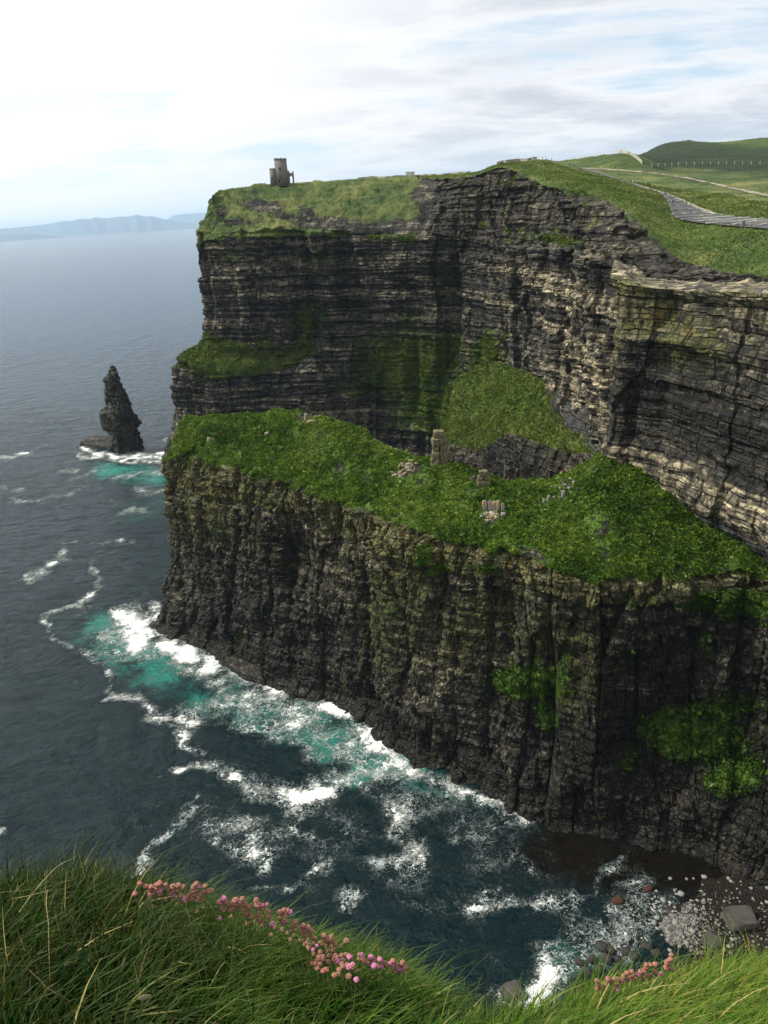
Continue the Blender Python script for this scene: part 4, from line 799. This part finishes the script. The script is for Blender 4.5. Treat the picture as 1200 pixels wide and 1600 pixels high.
q = hit(1161, 356); m = MB(); m.box((0, 0, .8), (1.0, .5, 2.6)); m.box((0, 0, 2.15), (1.2, .6, .15)); o = m.build('stone_pillar', M['stone'], bevel=.05); o.location = q; tag(o, 'dark square stone pillar set in the railed fence by the steps', 'pillar')

# ===== people
def person(pos, mat, rz, label, step=.16, h=1.72, top=None):
    e = h / 1.72
    J = [(0, 0, .95, .12), (0, 0, 1.18, .13), (0, 0, 1.40, .14), (0, 0, 1.50, .05), (0, .01, 1.56, .085), (0, .01, 1.66, .10), (0, .01, 1.72, .05),
         (-.10, 0, .90, .09), (-.11, step, .50, .065), (-.11, step * .8, .08, .045), (-.11, step * .8 + .14, .04, .035),
         (.10, 0, .90, .09), (.11, -step, .50, .065), (.11, -step * 1.4, .08, .045), (.11, -step * 1.4 + .14, .04, .035),
         (-.19, 0, 1.41, .06), (-.25, -.03, 1.14, .045), (-.24, .08, .90, .035), (.19, 0, 1.41, .06), (.25, .0, 1.14, .045), (.24, .12, .92, .035)]
    E_ = [(0, 1), (1, 2), (2, 3), (3, 4), (4, 5), (5, 6), (0, 7), (7, 8), (8, 9), (9, 10), (0, 11), (11, 12), (12, 13), (13, 14), (2, 15), (15, 16), (16, 17), (2, 18), (18, 19), (19, 20)]
    me = bpy.data.meshes.new('person'); me.from_pydata([(a * e, b * e, c * e) for a, b, c, r in J], E_, []); o = bpy.data.objects.new('person', me); COL.objects.link(o); me.materials.append(mat)
    sk = o.modifiers.new('skin', 'SKIN'); 
    for v_, (a, b, c, r) in zip(me.skin_vertices[0].data, J): v_.radius = (r * e, r * e)
    me.skin_vertices[0].data[0].use_root = True; o.modifiers.new('sub', 'SUBSURF').levels = 1; o.modifiers['sub'].render_levels = 1
    me.update(); o.location = pos; o.rotation_euler = (0, 0, rz); tag(o, label, 'person')
    hd = MB(); hd.rings([((0, .01 * e, z * e), r * e, r * 1.1 * e) for z, r in ((1.55, .05), (1.60, .092), (1.66, .108), (1.72, .10), (1.77, .05))], 10); hd.build('head', M['skin'], o, True)
    if top:
        t = MB(); t.rings([((0, 0, z * e), r * e, r * .75 * e) for z, r in ((.86, .17), (1.1, .17), (1.35, .23), (1.46, .20), (1.5, .08))], 12); t.build('jacket', top, o, True)
    return o
for (a, b, mt, rz, lb, tp_, h) in [(1051, 320, 'cloth_d', .5, 'person in dark clothes standing on the stone steps', 'cloth_d', 1.8), (1058, 320, 'cloth_d', 2, 'smaller person beside the dark clothed one on the stone steps', 'cloth_b', 1.35), (934, 264, 'cloth_d', 1, 'person in black walking where the paths meet', 'cloth_d', 1.85), (938, 265, 'cloth_l', 1, 'person in pale clothes next to the one in black', 'cloth_l', 1.1),
                         (961, 265, 'cloth_d', 2, 'person in dark trousers on the path under the knoll', 'cloth_b', 1.8), (889.5, 259.5, 'cloth_d', 1, 'leftmost walker at the far end of the cliff path', 'cloth_d', 1.5), (897, 261, 'cloth_d', 1, 'right-hand walker at the far end of the cliff path', 'cloth_b', 1.6), (988, 288, 'cloth_l', 0, 'person in white at the start of the pale kerbed path', 'cloth_l', 1.7), (1008, 289, 'cloth_l', .4, 'person in white on the grass right of the cliff path', 'cloth_l', 1.5), (1014, 290, 'cloth_d', .7, 'person in dark clothes close to the one in white on the grass', 'cloth_d', 1.3)]:
    q = hit(a, b)
    if q: person(q + Vector((0, 0, .3)), M[mt], rz, lb, h=h, top=M[tp_])
for a, lb in ((848, 'person in dark clothes on the skyline, left of the pair on the ridge'), (853, 'person in black on the skyline in the middle of the ridge'), (862, 'person in dark clothes on the skyline, right end of the ridge')):
    q, y = skyline(a); person(q, M['cloth_d'], 1.0, lb, top=M['cloth_b'] if a == 853 else M['cloth_d'])

# ===== leafy growth on the headland, the cone and the ledges
for nm_, ky_, st_ in (('leafy_growth', 'leaf', [(0, (.018, .046, .005)), (.35, (.060, .120, .010)), (.7, (.14, .22, .020)), (.93, (.24, .30, .055)), (1, (.36, .38, .26))]), ('rough_turf', 'turfleaf', [(0, (.040, .070, .010)), (.35, (.085, .125, .016)), (.7, (.14, .18, .026)), (.93, (.22, .24, .06)), (1, (.3, .3, .2))])):
    n = NT(nm_); t = n.attr('tint'); gl = n.ramp(t, st_)
    b_ = n.bsdf(gl, .6, None, .15); tr = n.n('ShaderNodeBsdfTranslucent'); n.l(gl, tr.inputs[0]); mx = n.n('ShaderNodeMixShader'); mx.inputs[0].default_value = .3; n.l(b_.outputs[0], mx.inputs[1]); n.l(tr.outputs[0], mx.inputs[2]); n.l(mx.outputs[0], n.out.inputs['Surface']); M[ky_] = n.m
def tufts(name, Vv, w, K, size, leaves, label, bias=.6, mat=None, dim=0.0):
    w = w / w.sum(); idx = rng.choice(len(Vv), K, p=w); c = Vv[idx] + rng.normal(size=(K, 3)) * np.array([.3, .3, .08]); s = size * rng.lognormal(0, .35, K); tn = np.clip(.42 + .24 * fbm(sc3(c, 4, 4, 4, 3), 2) + .34 * fbm(sc3(c, 20, 20, 20, 3), 3) + rng.normal(size=K) * .16 - dim, 0, 1)
    white = rng.random(K) < .005; tn = np.where(white, 1.0, np.clip(tn, 0, .93))
    Q = []; tt = []
    for k in range(leaves):
        d = rng.normal(size=(K, 3)); d[:, 2] = np.abs(d[:, 2]) * .6 + bias * .5; d /= np.linalg.norm(d, axis=1)[:, None]; u = np.cross(d, rng.normal(size=(K, 3))); u /= np.linalg.norm(u, axis=1)[:, None]
        L = (s * rng.uniform(.7, 1.3, K))[:, None]; Wd = L * .38; b0 = c - d * L * .1; m0 = c + d * L * .55 + np.array([0, 0, .08]) * L; e0 = c + d * L
        Q.append(np.stack([b0, m0 + u * Wd, e0, m0 - u * Wd], 1)); tt.append(np.repeat((tn + rng.normal(size=K) * .05)[:, None], 4, 1))
    Q = np.concatenate(Q).reshape(-1, 3); tt = np.concatenate(tt).ravel()
    return tag(mesh_np(name, Q, np.arange(len(Q)).reshape(-1, 4), mat or M['leaf'], attrs=dict(tint=tt), smooth=False), label, 'plants', kind='stuff')
rowH = np.repeat(np.concatenate([[i + k / r for k in range(r)] for i, r in enumerate([6, 90, 80, 26, 56, 60, 24, 12])] + [[8.0]]), nc3)
A3 = Vh2.reshape(nr3, nc3, 3); ar = np.zeros((nr3, nc3)); ar[:-1, :-1] = np.linalg.norm(np.cross(A3[1:, :-1] - A3[:-1, :-1], A3[:-1, 1:] - A3[:-1, :-1]), axis=2); ar = ar.ravel()
pxh, pyh = bearing(Vh2); vis = (pxh > 200) & (pxh < 1290); vegH = headland.data.attributes['veg']; vv = np.zeros(len(Vh2), np.float32); vegH.data.foreach_get('value', vv)
tufts('headland_growth', Vh2, ar * vis * (rowH > 3.9) * (rowH < 6.6) * np.clip((vv - .55) * 3, 0, 1), 120000, .46, 3, 'dense leafy green growth covering the headland top')
tufts('cliff_face_growth', Vh2 + Nh * .2, ar * vis * (rowH < 4.0) * (vv > .42) * (rowH > .6) * np.clip(vv, 0, 1) ** 2, 12000, .42, 3, 'green plants clinging to the dark headland face', .2, None, .2)
A3 = Vc2.reshape(nr2, nc2, 3); ar = np.zeros((nr2, nc2)); ar[:-1, :-1] = np.linalg.norm(np.cross(A3[1:, :-1] - A3[:-1, :-1], A3[:-1, 1:] - A3[:-1, :-1]), axis=2); ar = ar.ravel(); vv = np.zeros(len(Vc2), np.float32); bpy.data.objects['talus_slope'].data.attributes['veg'].data.foreach_get('value', vv)
tufts('slope_growth', Vc2, ar * (vv > .55), 30000, .6, 3, 'leafy green growth on the steep slope beneath the far wall', .6, M['turfleaf'])

A3 = V2.reshape(nr, nc, 3); ar = np.zeros((nr, nc)); ar[:-1, :-1] = np.linalg.norm(np.cross(A3[1:, :-1] - A3[:-1, :-1], A3[:-1, 1:] - A3[:-1, :-1]), axis=2); ar = ar.ravel()
rw = np.repeat(np.concatenate([[i + k / r for k in range(r)] for i, r in enumerate([24, 40, 36, 105, 14, 50, 50, 40, 34, 26, 20])] + [[11.0]]), nc); cw = np.tile(np.concatenate([[i + k / r for k in range(r)] for i, r in enumerate([30, 60, 90, 120, 80, 80, 70, 120, 130, 100, 80, 150, 190, 150, 60, 40])] + [[16.0]]), nr)
tufts('ledge_growth', V2, ar * (FARAT['veg'] > .6) * (((rw < 3.98) & (cw < 10)) | ((rw > 4.9) & (rw < 6.0) & (cw > 5.5) & (cw < 9))), 42000, .75, 3, 'green growth on the ledges and gullies of the far wall', .6, M['turfleaf'])
tufts('meadow_grass', V2, ar * (rw > 5.98) * (rw < 7.6) * (cw > 5) * (cw < 14.2) * (FARAT['veg'] > .5), 60000, .32, 2, 'short rough grass on the clifftop meadow beside the path', .9, M['turfleaf'])
#@@PART3@@
# ===== foreground: the clifftop we stand on
FG = []
cr = [(-700, 1460, 1.8), (-300, 1420, 2.1), (-80, 1455, 2.3), (60, 1434, 2.5), (150, 1430, 2.5), (240, 1448, 2.45), (330, 1462, 2.35), (430, 1492, 2.2), (530, 1532, 2.0), (620, 1582, 1.85), (700, 1636, 1.62), (790, 1675, 1.42), (870, 1670, 1.42), (950, 1630, 1.6), (1050, 1600, 1.75), (1150, 1584, 1.85), (1280, 1572, 1.9), (1600, 1540, 1.9), (2100, 1560, 1.7)]
for a, b, Y in cr:
    c = P(a, b, Y=Y); x = c[0]; nr0 = np.array([x * .45, -.6, CZ - 1.62]); nr1 = np.array([x * .7, .45 + .1 * Y, CZ - 1.66])
    FG.append([nr0, nr1, c * .5 + nr1 * .5 + np.array([0, 0, .06 if a < 300 else .0]), c, c + np.array([x * .06, .28, -.30]), c + np.array([x * .2, .9, -1.7]), c + np.array([x * 1, 3.0, -12]), c + np.array([x * 2, 7.0, -60]), c + np.array([x * 3, 12.0, -174])])
GF, xs, ys = net(FG, [14] * 18, [20, 20, 30, 14, 10, 10, 12, 12]); nrF, ncF = GF.shape[:2]; VF = GF.reshape(-1, 3)
rowF = np.repeat(ys, ncF)
VF2 = VF.copy(); VF2[:, 2] += .05 * fbm(sc3(VF, .35, .35, .35, 2), 3) * (rowF < 5)
n = NT('turf_soil'); c = n.coord(9, 9, 9); n.bsdf(n.ramp(n.noise(c, 1, 5, .7), [(.3, (.006, .012, .003)), (.6, (.02, .034, .008)), (.8, (.05, .05, .02))]), .95, n.bump(n.noise(c, 3, 4), .02, 1)); M['turf'] = n.m
tag(mesh_np('clifftop_turf', VF2, grid_faces(nrF, ncF), M['turf']), kind='structure')
bvh_fg = BVHTree.FromPolygons(VF2.tolist(), grid_faces(nrF, ncF).tolist())
def fg_hit(a, b):
    r = bvh_fg.ray_cast(Vector(EYE), Vector(ray(a, b)).normalized()); return r[0]
# blades
K = 85000
A3 = VF2.reshape(nrF, ncF, 3); ar = np.zeros((nrF, ncF)); ar[:-1, :-1] = np.linalg.norm(np.cross(A3[1:, :-1] - A3[:-1, :-1], A3[:-1, 1:] - A3[:-1, :-1]), axis=2)
pF, qF = bearing(VF2); w = ar.ravel() * (rowF > .9) * (rowF < 4.6) * (pF > -260) * (pF < 1460) * (qF < 1900); w = w * np.clip(1 + .9 * fbm(sc3(VF2, .16, .16, .16, 5), 2), .1, 2)
idx = rng.choice(len(VF2), K, p=w / w.sum()); i_ = idx // ncF; j_ = idx % ncF
i2 = np.minimum(i_ + 1, nrF - 1); j2 = np.minimum(j_ + 1, ncF - 1); fu = rng.random((K, 1)); fv = rng.random((K, 1))
Bp = A3[i_, j_] * (1 - fu) * (1 - fv) + A3[i_, j2] * fu * (1 - fv) + A3[i2, j_] * (1 - fu) * fv + A3[i2, j2] * fu * fv
bpx, bpy_ = bearing(Bp)
left = 1 - sstep(150, 420, bpx); right = sstep(720, 1000, bpx)
clump = fbm(sc3(Bp, .22, .22, .22, 1), 2); clump2 = perlin(sc3(Bp, .09, .09, .09, 7))
Ln = (.15 + .09 * left + .03 * right) * rng.lognormal(0, .28, K) * (1 + .35 * clump)
ang = .25 + .75 * fbm(sc3(Bp, .5, .5, .5, 8), 2) + rng.normal(size=K) * .65; ang = np.where(left > .6, ang + rng.normal(size=K) * .7, ang)
Dr = np.stack([np.cos(ang), np.sin(ang) * .75 - .15, np.zeros(K)], 1)
lean = np.clip(.55 + .25 * clump + rng.normal(size=K) * .22 - .15 * left + .12 * right, .05, 1.25)
wd = rng.uniform(.0014, .0042, K) * (1 + .5 * left); side = np.cross(Dr, [0, 0, 1]) + rng.normal(size=(K, 3)) * .35; side /= np.linalg.norm(side, axis=1)[:, None]
NS = 5; pts = []
for k in range(NS + 1):
    t = k / NS; h = t * (1 - .35 * lean * t * t); d = lean * t ** 1.9 * .95
    zc = h * (1 - .25 * lean) - .25 * np.clip(lean - .7, 0, 1) * t ** 4
    pts.append(Bp + Dr * (Ln * d)[:, None] + np.c_[np.zeros(K), np.zeros(K), Ln * zc])
Vb = []
for k in range(NS + 1):
    ww = wd * (1 - (k / NS) ** 1.5 * .92); Vb += [pts[k] - side * ww[:, None], pts[k] + side * ww[:, None]]
Vb = np.stack(Vb, 1)                                   # (K, 2(NS+1), 3)
fb = np.array([[2 * k, 2 * k + 1, 2 * k + 3, 2 * k + 2] for k in range(NS)]); Fb = (np.arange(K)[:, None, None] * (2 * NS + 2) + fb[None]).reshape(-1, 4)
tint = np.clip(.36 + .26 * right - .42 * left + .22 * clump + rng.normal(size=K) * .15, 0, .86); dry = (rng.random(K) < .035 + .03 * right + .05 * np.exp(-((bpx - 90) / 60) ** 2) * (bpy_ < 1450)); tint = np.where(dry, 1.0, tint)  # tint lowered at left, painting in the shade on that grass
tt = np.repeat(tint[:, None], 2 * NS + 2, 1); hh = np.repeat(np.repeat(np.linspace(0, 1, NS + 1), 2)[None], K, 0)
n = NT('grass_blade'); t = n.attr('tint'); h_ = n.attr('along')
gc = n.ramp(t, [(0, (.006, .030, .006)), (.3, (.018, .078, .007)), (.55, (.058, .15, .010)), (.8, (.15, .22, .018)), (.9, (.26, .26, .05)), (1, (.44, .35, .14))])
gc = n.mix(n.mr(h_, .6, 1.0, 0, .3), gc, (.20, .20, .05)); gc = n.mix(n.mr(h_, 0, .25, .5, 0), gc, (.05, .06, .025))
b_ = n.bsdf(gc, .5, None, .18); tr = n.n('ShaderNodeBsdfTranslucent'); n.l(gc, tr.inputs[0]); mx = n.n('ShaderNodeMixShader'); mx.inputs[0].default_value = .36; n.l(b_.outputs[0], mx.inputs[1]); n.l(tr.outputs[0], mx.inputs[2]); n.l(mx.outputs[0], n.out.inputs['Surface']); M['blade'] = n.m
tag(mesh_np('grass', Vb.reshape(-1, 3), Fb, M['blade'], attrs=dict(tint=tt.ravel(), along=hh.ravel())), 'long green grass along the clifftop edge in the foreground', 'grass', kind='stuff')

# dry bent stalks
M['straw'] = simple('dry_straw', (.46, .38, .18), .7, .2, 20); M['stemg'] = simple('green_stem', (.10, .14, .04), .7, .2, 20)
def tube(m, pts, r0, r1, n=6):
    pts = [Vector(p) for p in pts]; v = []; f = []
    for i, p in enumerate(pts):
        d = (pts[min(i + 1, len(pts) - 1)] - pts[max(i - 1, 0)]).normalized(); s = d.cross(Vector((.3, 1, .2))).normalized(); u = s.cross(d); r = r0 + (r1 - r0) * i / (len(pts) - 1)
        for k in range(n): a = 2 * pi * k / n; v.append(p + s * r * cos(a) + u * r * sin(a))
    for i in range(len(pts) - 1):
        for k in range(n): f.append((i * n + k, i * n + (k + 1) % n, (i + 1) * n + (k + 1) % n, (i + 1) * n + k))
    f.append(tuple(range((len(pts) - 1) * n, len(pts) * n))); m.add(v, f)
def stalk(L, Y, r, lab):
    m = MB(); pp = [P(a, b, Y=Y + .04 * k) for k, (a, b) in enumerate(L)]; ts = np.linspace(0, len(pp) - 1, 12); q = pchip(np.arange(len(pp)), np.array(pp), ts); tube(m, q, r, r * .4)
    return tag(m.build('dry_stalk', M['straw'], None, True), lab, 'grass stalk', 'dry stalks in the left grass')
stalk([(30, 1425), (60, 1385), (92, 1352), (112, 1342)], 1.9, .0016, 'dry bent yellow stalk leaning right on the left tuft, upper one')
stalk([(22, 1404), (52, 1398), (78, 1392)], 1.8, .0014, 'short straw stalk lying across the leftmost grass')
stalk([(78, 1530), (76, 1450), (72, 1410), (74, 1390)], 1.5, .0013, 'tall pale upright stalk in the dark left grass')
stalk([(45, 1515), (70, 1540), (120, 1570)], 1.3, .0012, 'thin pale stalk curving down over the dark grass at lower left')
stalk([(326, 1545), (345, 1510), (356, 1502)], 1.6, .0012, 'thin straw stalk crossing the middle of the foreground grass')
# a seed head
m = MB(); pp = [P(a, b, Y=1.2) for a, b in ((192, 1612), (198, 1585), (206, 1568), (216, 1560))]; root = tag(empty('seed_head', tuple(pp[0])), 'grey green grass seed head bending right at the bottom edge', 'seed head')
q = pchip(np.arange(4), np.array(pp) - pp[0], np.linspace(0, 3, 10)); tube(m, q, .0016, .0012); m.build('stem', M['stemg'], root, True)
m = MB(); q2 = np.array([q[-1] + (P(236, 1556, Y=1.22) - pp[3]) * t for t in np.linspace(0, 1, 12)]); v = []; f = []
for i, p_ in enumerate(q2):
    r = .0046 * math.sin(pi * min(1, .12 + .85 * i / 11)) ** .7
    for k in range(10): a = 2 * pi * k / 10; rr = r * (1 + .22 * ((i + k) % 2)); v.append((p_[0] , p_[1] + rr * cos(a), p_[2] + rr * sin(a)))
for i in range(11):
    for k in range(10): f.append((i * 10 + k, i * 10 + (k + 1) % 10, (i + 1) * 10 + (k + 1) % 10, (i + 1) * 10 + k))
m.add(v, f); m.build('head', simple('seed_husk', (.28, .27, .16), .9, .35, 200), root)
# broad dock leaves
M['dock'] = simple('broad_leaf', (.014, .045, .008), .5, .3, 25)
def leafmesh(root, base, d, up, L, W_):
    v = []; f = []; base = np.array(base); d = np.array(d) / np.linalg.norm(d); s = np.cross(d, up); s /= np.linalg.norm(s); u = np.cross(s, d)
    for i in range(13):
        t = i / 12; w = W_ * math.sin(pi * t ** .8) ** .8 + .002; c = base + d * L * t - u * L * .25 * t * t
        for k in (-1, -.5, 0, .5, 1): v.append(c + s * w * k + u * (.12 * w * abs(k) + .08 * w * math.sin(9 * t + 3 * k)))
    for i in range(12):
        for k in range(4): a = i * 5 + k; f.append((a, a + 1, a + 6, a + 5))
    m = MB(); m.add(v, f); return m.build('leaf', M['dock'], root, True)
p = P(135, 1590, Y=1.42); root = tag(empty('dock_plant', tuple(p)), 'broad dark green dock leaves in the shaded lower left grass', 'plant')
for dx, dz, L, W_ in ((-.20, .9, .19, .020), (.10, 1, .22, .022), (.5, .6, .17, .018)): leafmesh(root, (0, 0, 0), (dx, -.1, dz), (0, -1, .3), L, W_)

# ===== thrift flowers
def head_mesh(mat, seed, r=.0084):
    v, f = IC3; q = v * (1 + .16 * np.abs(perlin(v * 4.5 + seed)) [:, None] + .16 * perlin(v * 9 + seed)[:, None]); q = q * np.array([r, r, r * .82])
    me = bpy.data.meshes.new('flower_head'); me.from_pydata(q.tolist(), [], f.tolist()); me.update(); me.materials.append(mat); return me
def petal_mat(name, a, b):
    n = NT(name); c = n.coord(obj=True); n.bsdf(n.mix(n.mr(n.noise(c, 260, 3, .6), .35, .65), a, b), .85, n.bump(n.noise(c, 420, 3), .002, 1)); return n.m
pm = [petal_mat('dried_petals', (.15, .07, .045), (.42, .225, .155)), petal_mat('rosy_petals', (.20, .065, .055), (.48, .22, .18)), petal_mat('pink_petals', (.36, .07, .20), (.70, .30, .48))]
HM = [[head_mesh(pm[c], c * 5 + k) for k in range(3)] for c in range(3)]
m = MB(); tube(m, [(0, 0, -.32), (.004, 0, -.12), (0, .001, 0)], .0009, .0008, 5); so = m.build('stem', M['stemg'], None, True); stem_me = so.data; bpy.data.objects.remove(so)
def thrift(a, b, kind, lab, group, Y=None):
    g = None
    if Y is None:
        g = fg_hit(a, min(b + 30, 1640)); Y = (g.y if g else 2.0) - .24
    pos = P(a, b, Y=Y); root = tag(empty('thrift_flower', tuple(pos), rng.random() * 6), lab, 'flower', group); s = rng.uniform(.75, 1.1)
    o = bpy.data.objects.new('stem', stem_me); COL.objects.link(o); o.parent = root; o.rotation_euler = (rng.normal() * .25, rng.normal() * .25, 0)
    o = bpy.data.objects.new('flower_head', HM[kind][rng.integers(3)]); COL.objects.link(o); o.parent = root; o.scale = (s, s, s)
KL = {0: 'brown faded', 1: 'rosy pink-brown', 2: 'bright pink'}
line = [(222, 1388), (260, 1382), (320, 1388), (390, 1408), (450, 1428), (500, 1456), (535, 1478)]
for k in range(195):
    t = rng.random() ** .9; a, b = lp(line, t); kd = rng.choice(3, p=[.58, .36, .06] if t < .6 else [.6, .24, .16])
    thrift(a + rng.normal() * 7, b + abs(rng.normal()) * (10 + 14 * t) + rng.normal() * 4, kd, KL[kd] + ' thrift head in the long band of flowers along the left grass crest', KL[kd] + ' thrift heads along the left crest')
for k in range(70):
    a = rng.uniform(478, 635); c0 = 1470 + (a - 478) * .24; kd = rng.choice(3, p=[.62, .18, .20]); b = c0 + rng.uniform(-6, 40) * (1.1 if a < 560 else .35)
    thrift(a, b, kd, KL[kd] + ' thrift head in the loose patch where the left grass crest drops', KL[kd] + ' thrift heads where the crest drops')
for k in range(42):
    t = rng.random(); a = 932 + t * 120; b = 1548 - t * 46 + rng.normal() * 8; kd = rng.choice(3, p=[.5, .4, .1])
    thrift(a, b, kd, KL[kd] + ' thrift head in the small cluster on the right grass crest', KL[kd] + ' thrift heads on the right crest')

# ===== air
n = NT('haze_air'); v = n.n('ShaderNodeVolumePrincipled'); v.inputs['Color'].default_value = (.58, .78, 1.0, 1); v.inputs['Density'].default_value = 2.6e-5; v.inputs['Anisotropy'].default_value = .2; n.l(v.outputs[0], n.out.inputs['Volume'])
m = MB(); m.box((0, 24000, (640 - 182) / 2), (110000, 62000, 640 + 182)); hz = m.build('haze', n.m); tag(hz, kind='stuff', label='pale blue sea haze over the bay', cat='haze')

# ===== sky, sun, camera
SUN_AZ = radians(-80); SUN_EL = radians(46)     # azimuth from the view direction, negative = left
sd = Vector((sin(SUN_AZ) * cos(SUN_EL), cos(SUN_AZ) * cos(SUN_EL), sin(SUN_EL)))
w = bpy.data.worlds.new('World'); sc.world = w; w.use_nodes = True; nt = w.node_tree; nt.nodes.clear()
class WT(NT):
    def __init__(s, t): s.t = t; s.out = s.n('ShaderNodeOutputWorld')
n = WT(nt); sky = n.n('ShaderNodeTexSky'); sky.sky_type = 'NISHITA'; sky.sun_disc = False; sky.sun_elevation = SUN_EL; sky.sun_rotation = SUN_AZ; sky.air_density = 1.0; sky.dust_density = 1.5; sky.altitude = 170
tc = n.n('ShaderNodeTexCoord'); sp = n.n('ShaderNodeSeparateXYZ'); n.l(tc.outputs['Generated'], sp.inputs[0]); zz = n.math('MAXIMUM', sp.outputs[2], 0.0); den = n.math('ADD', zz, .14)
cb = n.n('ShaderNodeCombineXYZ'); n.l(n.math('DIVIDE', sp.outputs[0], den), cb.inputs[0]); n.l(n.math('DIVIDE', sp.outputs[1], den), cb.inputs[1])
mp = n.n('ShaderNodeMapping'); n.l(cb.outputs[0], mp.inputs[0]); mp.inputs['Location'].default_value = (3.2, 1.7, 0); mp.inputs['Scale'].default_value = (.95, 1.5, 1)
c1 = n.noise(mp.outputs[0], .55, 9, .56, .35); mp2 = n.n('ShaderNodeMapping'); n.l(cb.outputs[0], mp2.inputs[0]); mp2.inputs['Location'].default_value = (8, 3, 4); mp2.inputs['Scale'].default_value = (.9, 1.4, 1)
c2 = n.noise(mp2.outputs[0], 1.6, 8, .6, .2)
dp = n.n('ShaderNodeVectorMath', operation='DOT_PRODUCT'); n.l(tc.outputs['Generated'], dp.inputs[0]); dp.inputs[1].default_value = sd
glow = n.mr(dp.outputs['Value'], .06, .50, 0, 1)
az = n.mr(sp.outputs[0], -.35, .35, 0, 1)      # thinner, greyer deck towards the land
cov = n.mr(n.math('ADD', n.math('ADD', c1, n.math('MULTIPLY', n.math('SUBTRACT', c2, .5), .5)), n.math('MULTIPLY', az, .12)), .36, .54)
cov = n.math('MULTIPLY', cov, n.mr(sp.outputs[2], .0, .10, .35, 1))
shade = n.math('MULTIPLY', n.mr(n.math('ADD', n.math('MULTIPLY', c2, .6), n.math('MULTIPLY', c1, .4)), .42, .60), n.mr(az, 0, 1, .35, 1, False))
cl = n.mix(shade, (9.9, 10.0, 10.2), (6.3, 6.8, 7.7)); cl = n.mix(n.math('MULTIPLY', glow, .9), cl, (12.2, 12.1, 12.0))
bl = n.mix(.80, sky.outputs[0], (6.0, 7.9, 9.8)); bl = n.mix(n.mr(sp.outputs[2], 0, .22, .9, 0), bl, (6.9, 8.9, 10.0)); bl = n.mix(n.math('MULTIPLY', glow, .92), bl, (10.6, 11.1, 11.4))
bg = n.n('ShaderNodeBackground'); n.l(n.mix(cov, bl, cl), bg.inputs[0]); bg.inputs[1].default_value = .1; n.l(bg.outputs[0], n.out.inputs['Surface'])
ld = bpy.data.lights.new('sun', 'SUN'); ld.energy = 5.0; ld.angle = radians(4); ld.color = (1, .94, .80); lo = bpy.data.objects.new('sun', ld); COL.objects.link(lo); lo.rotation_euler = (-sd).to_track_quat('-Z', 'Y').to_euler(); lo.location = (-200, 0, 400)
cd = bpy.data.cameras.new('camera'); cam = bpy.data.objects.new('camera', cd); COL.objects.link(cam); sc.camera = cam
cd.sensor_fit = 'VERTICAL'; cd.sensor_height = 36; cd.sensor_width = 27; cd.lens = 27; cd.clip_start = .05; cd.clip_end = 200000
Mx = Matrix(((RR[0], -DD[0], -F[0], 0), (RR[1], -DD[1], -F[1], 0), (RR[2], -DD[2], -F[2], CZ), (0, 0, 0, 1))); cam.matrix_world = Mx
sc.view_settings.view_transform = 'Standard'; sc.view_settings.look = 'None'; sc.view_settings.exposure = 0; sc.view_settings.gamma = 1
sc.cycles.volume_bounces = 1; sc.cycles.max_bounces = 6
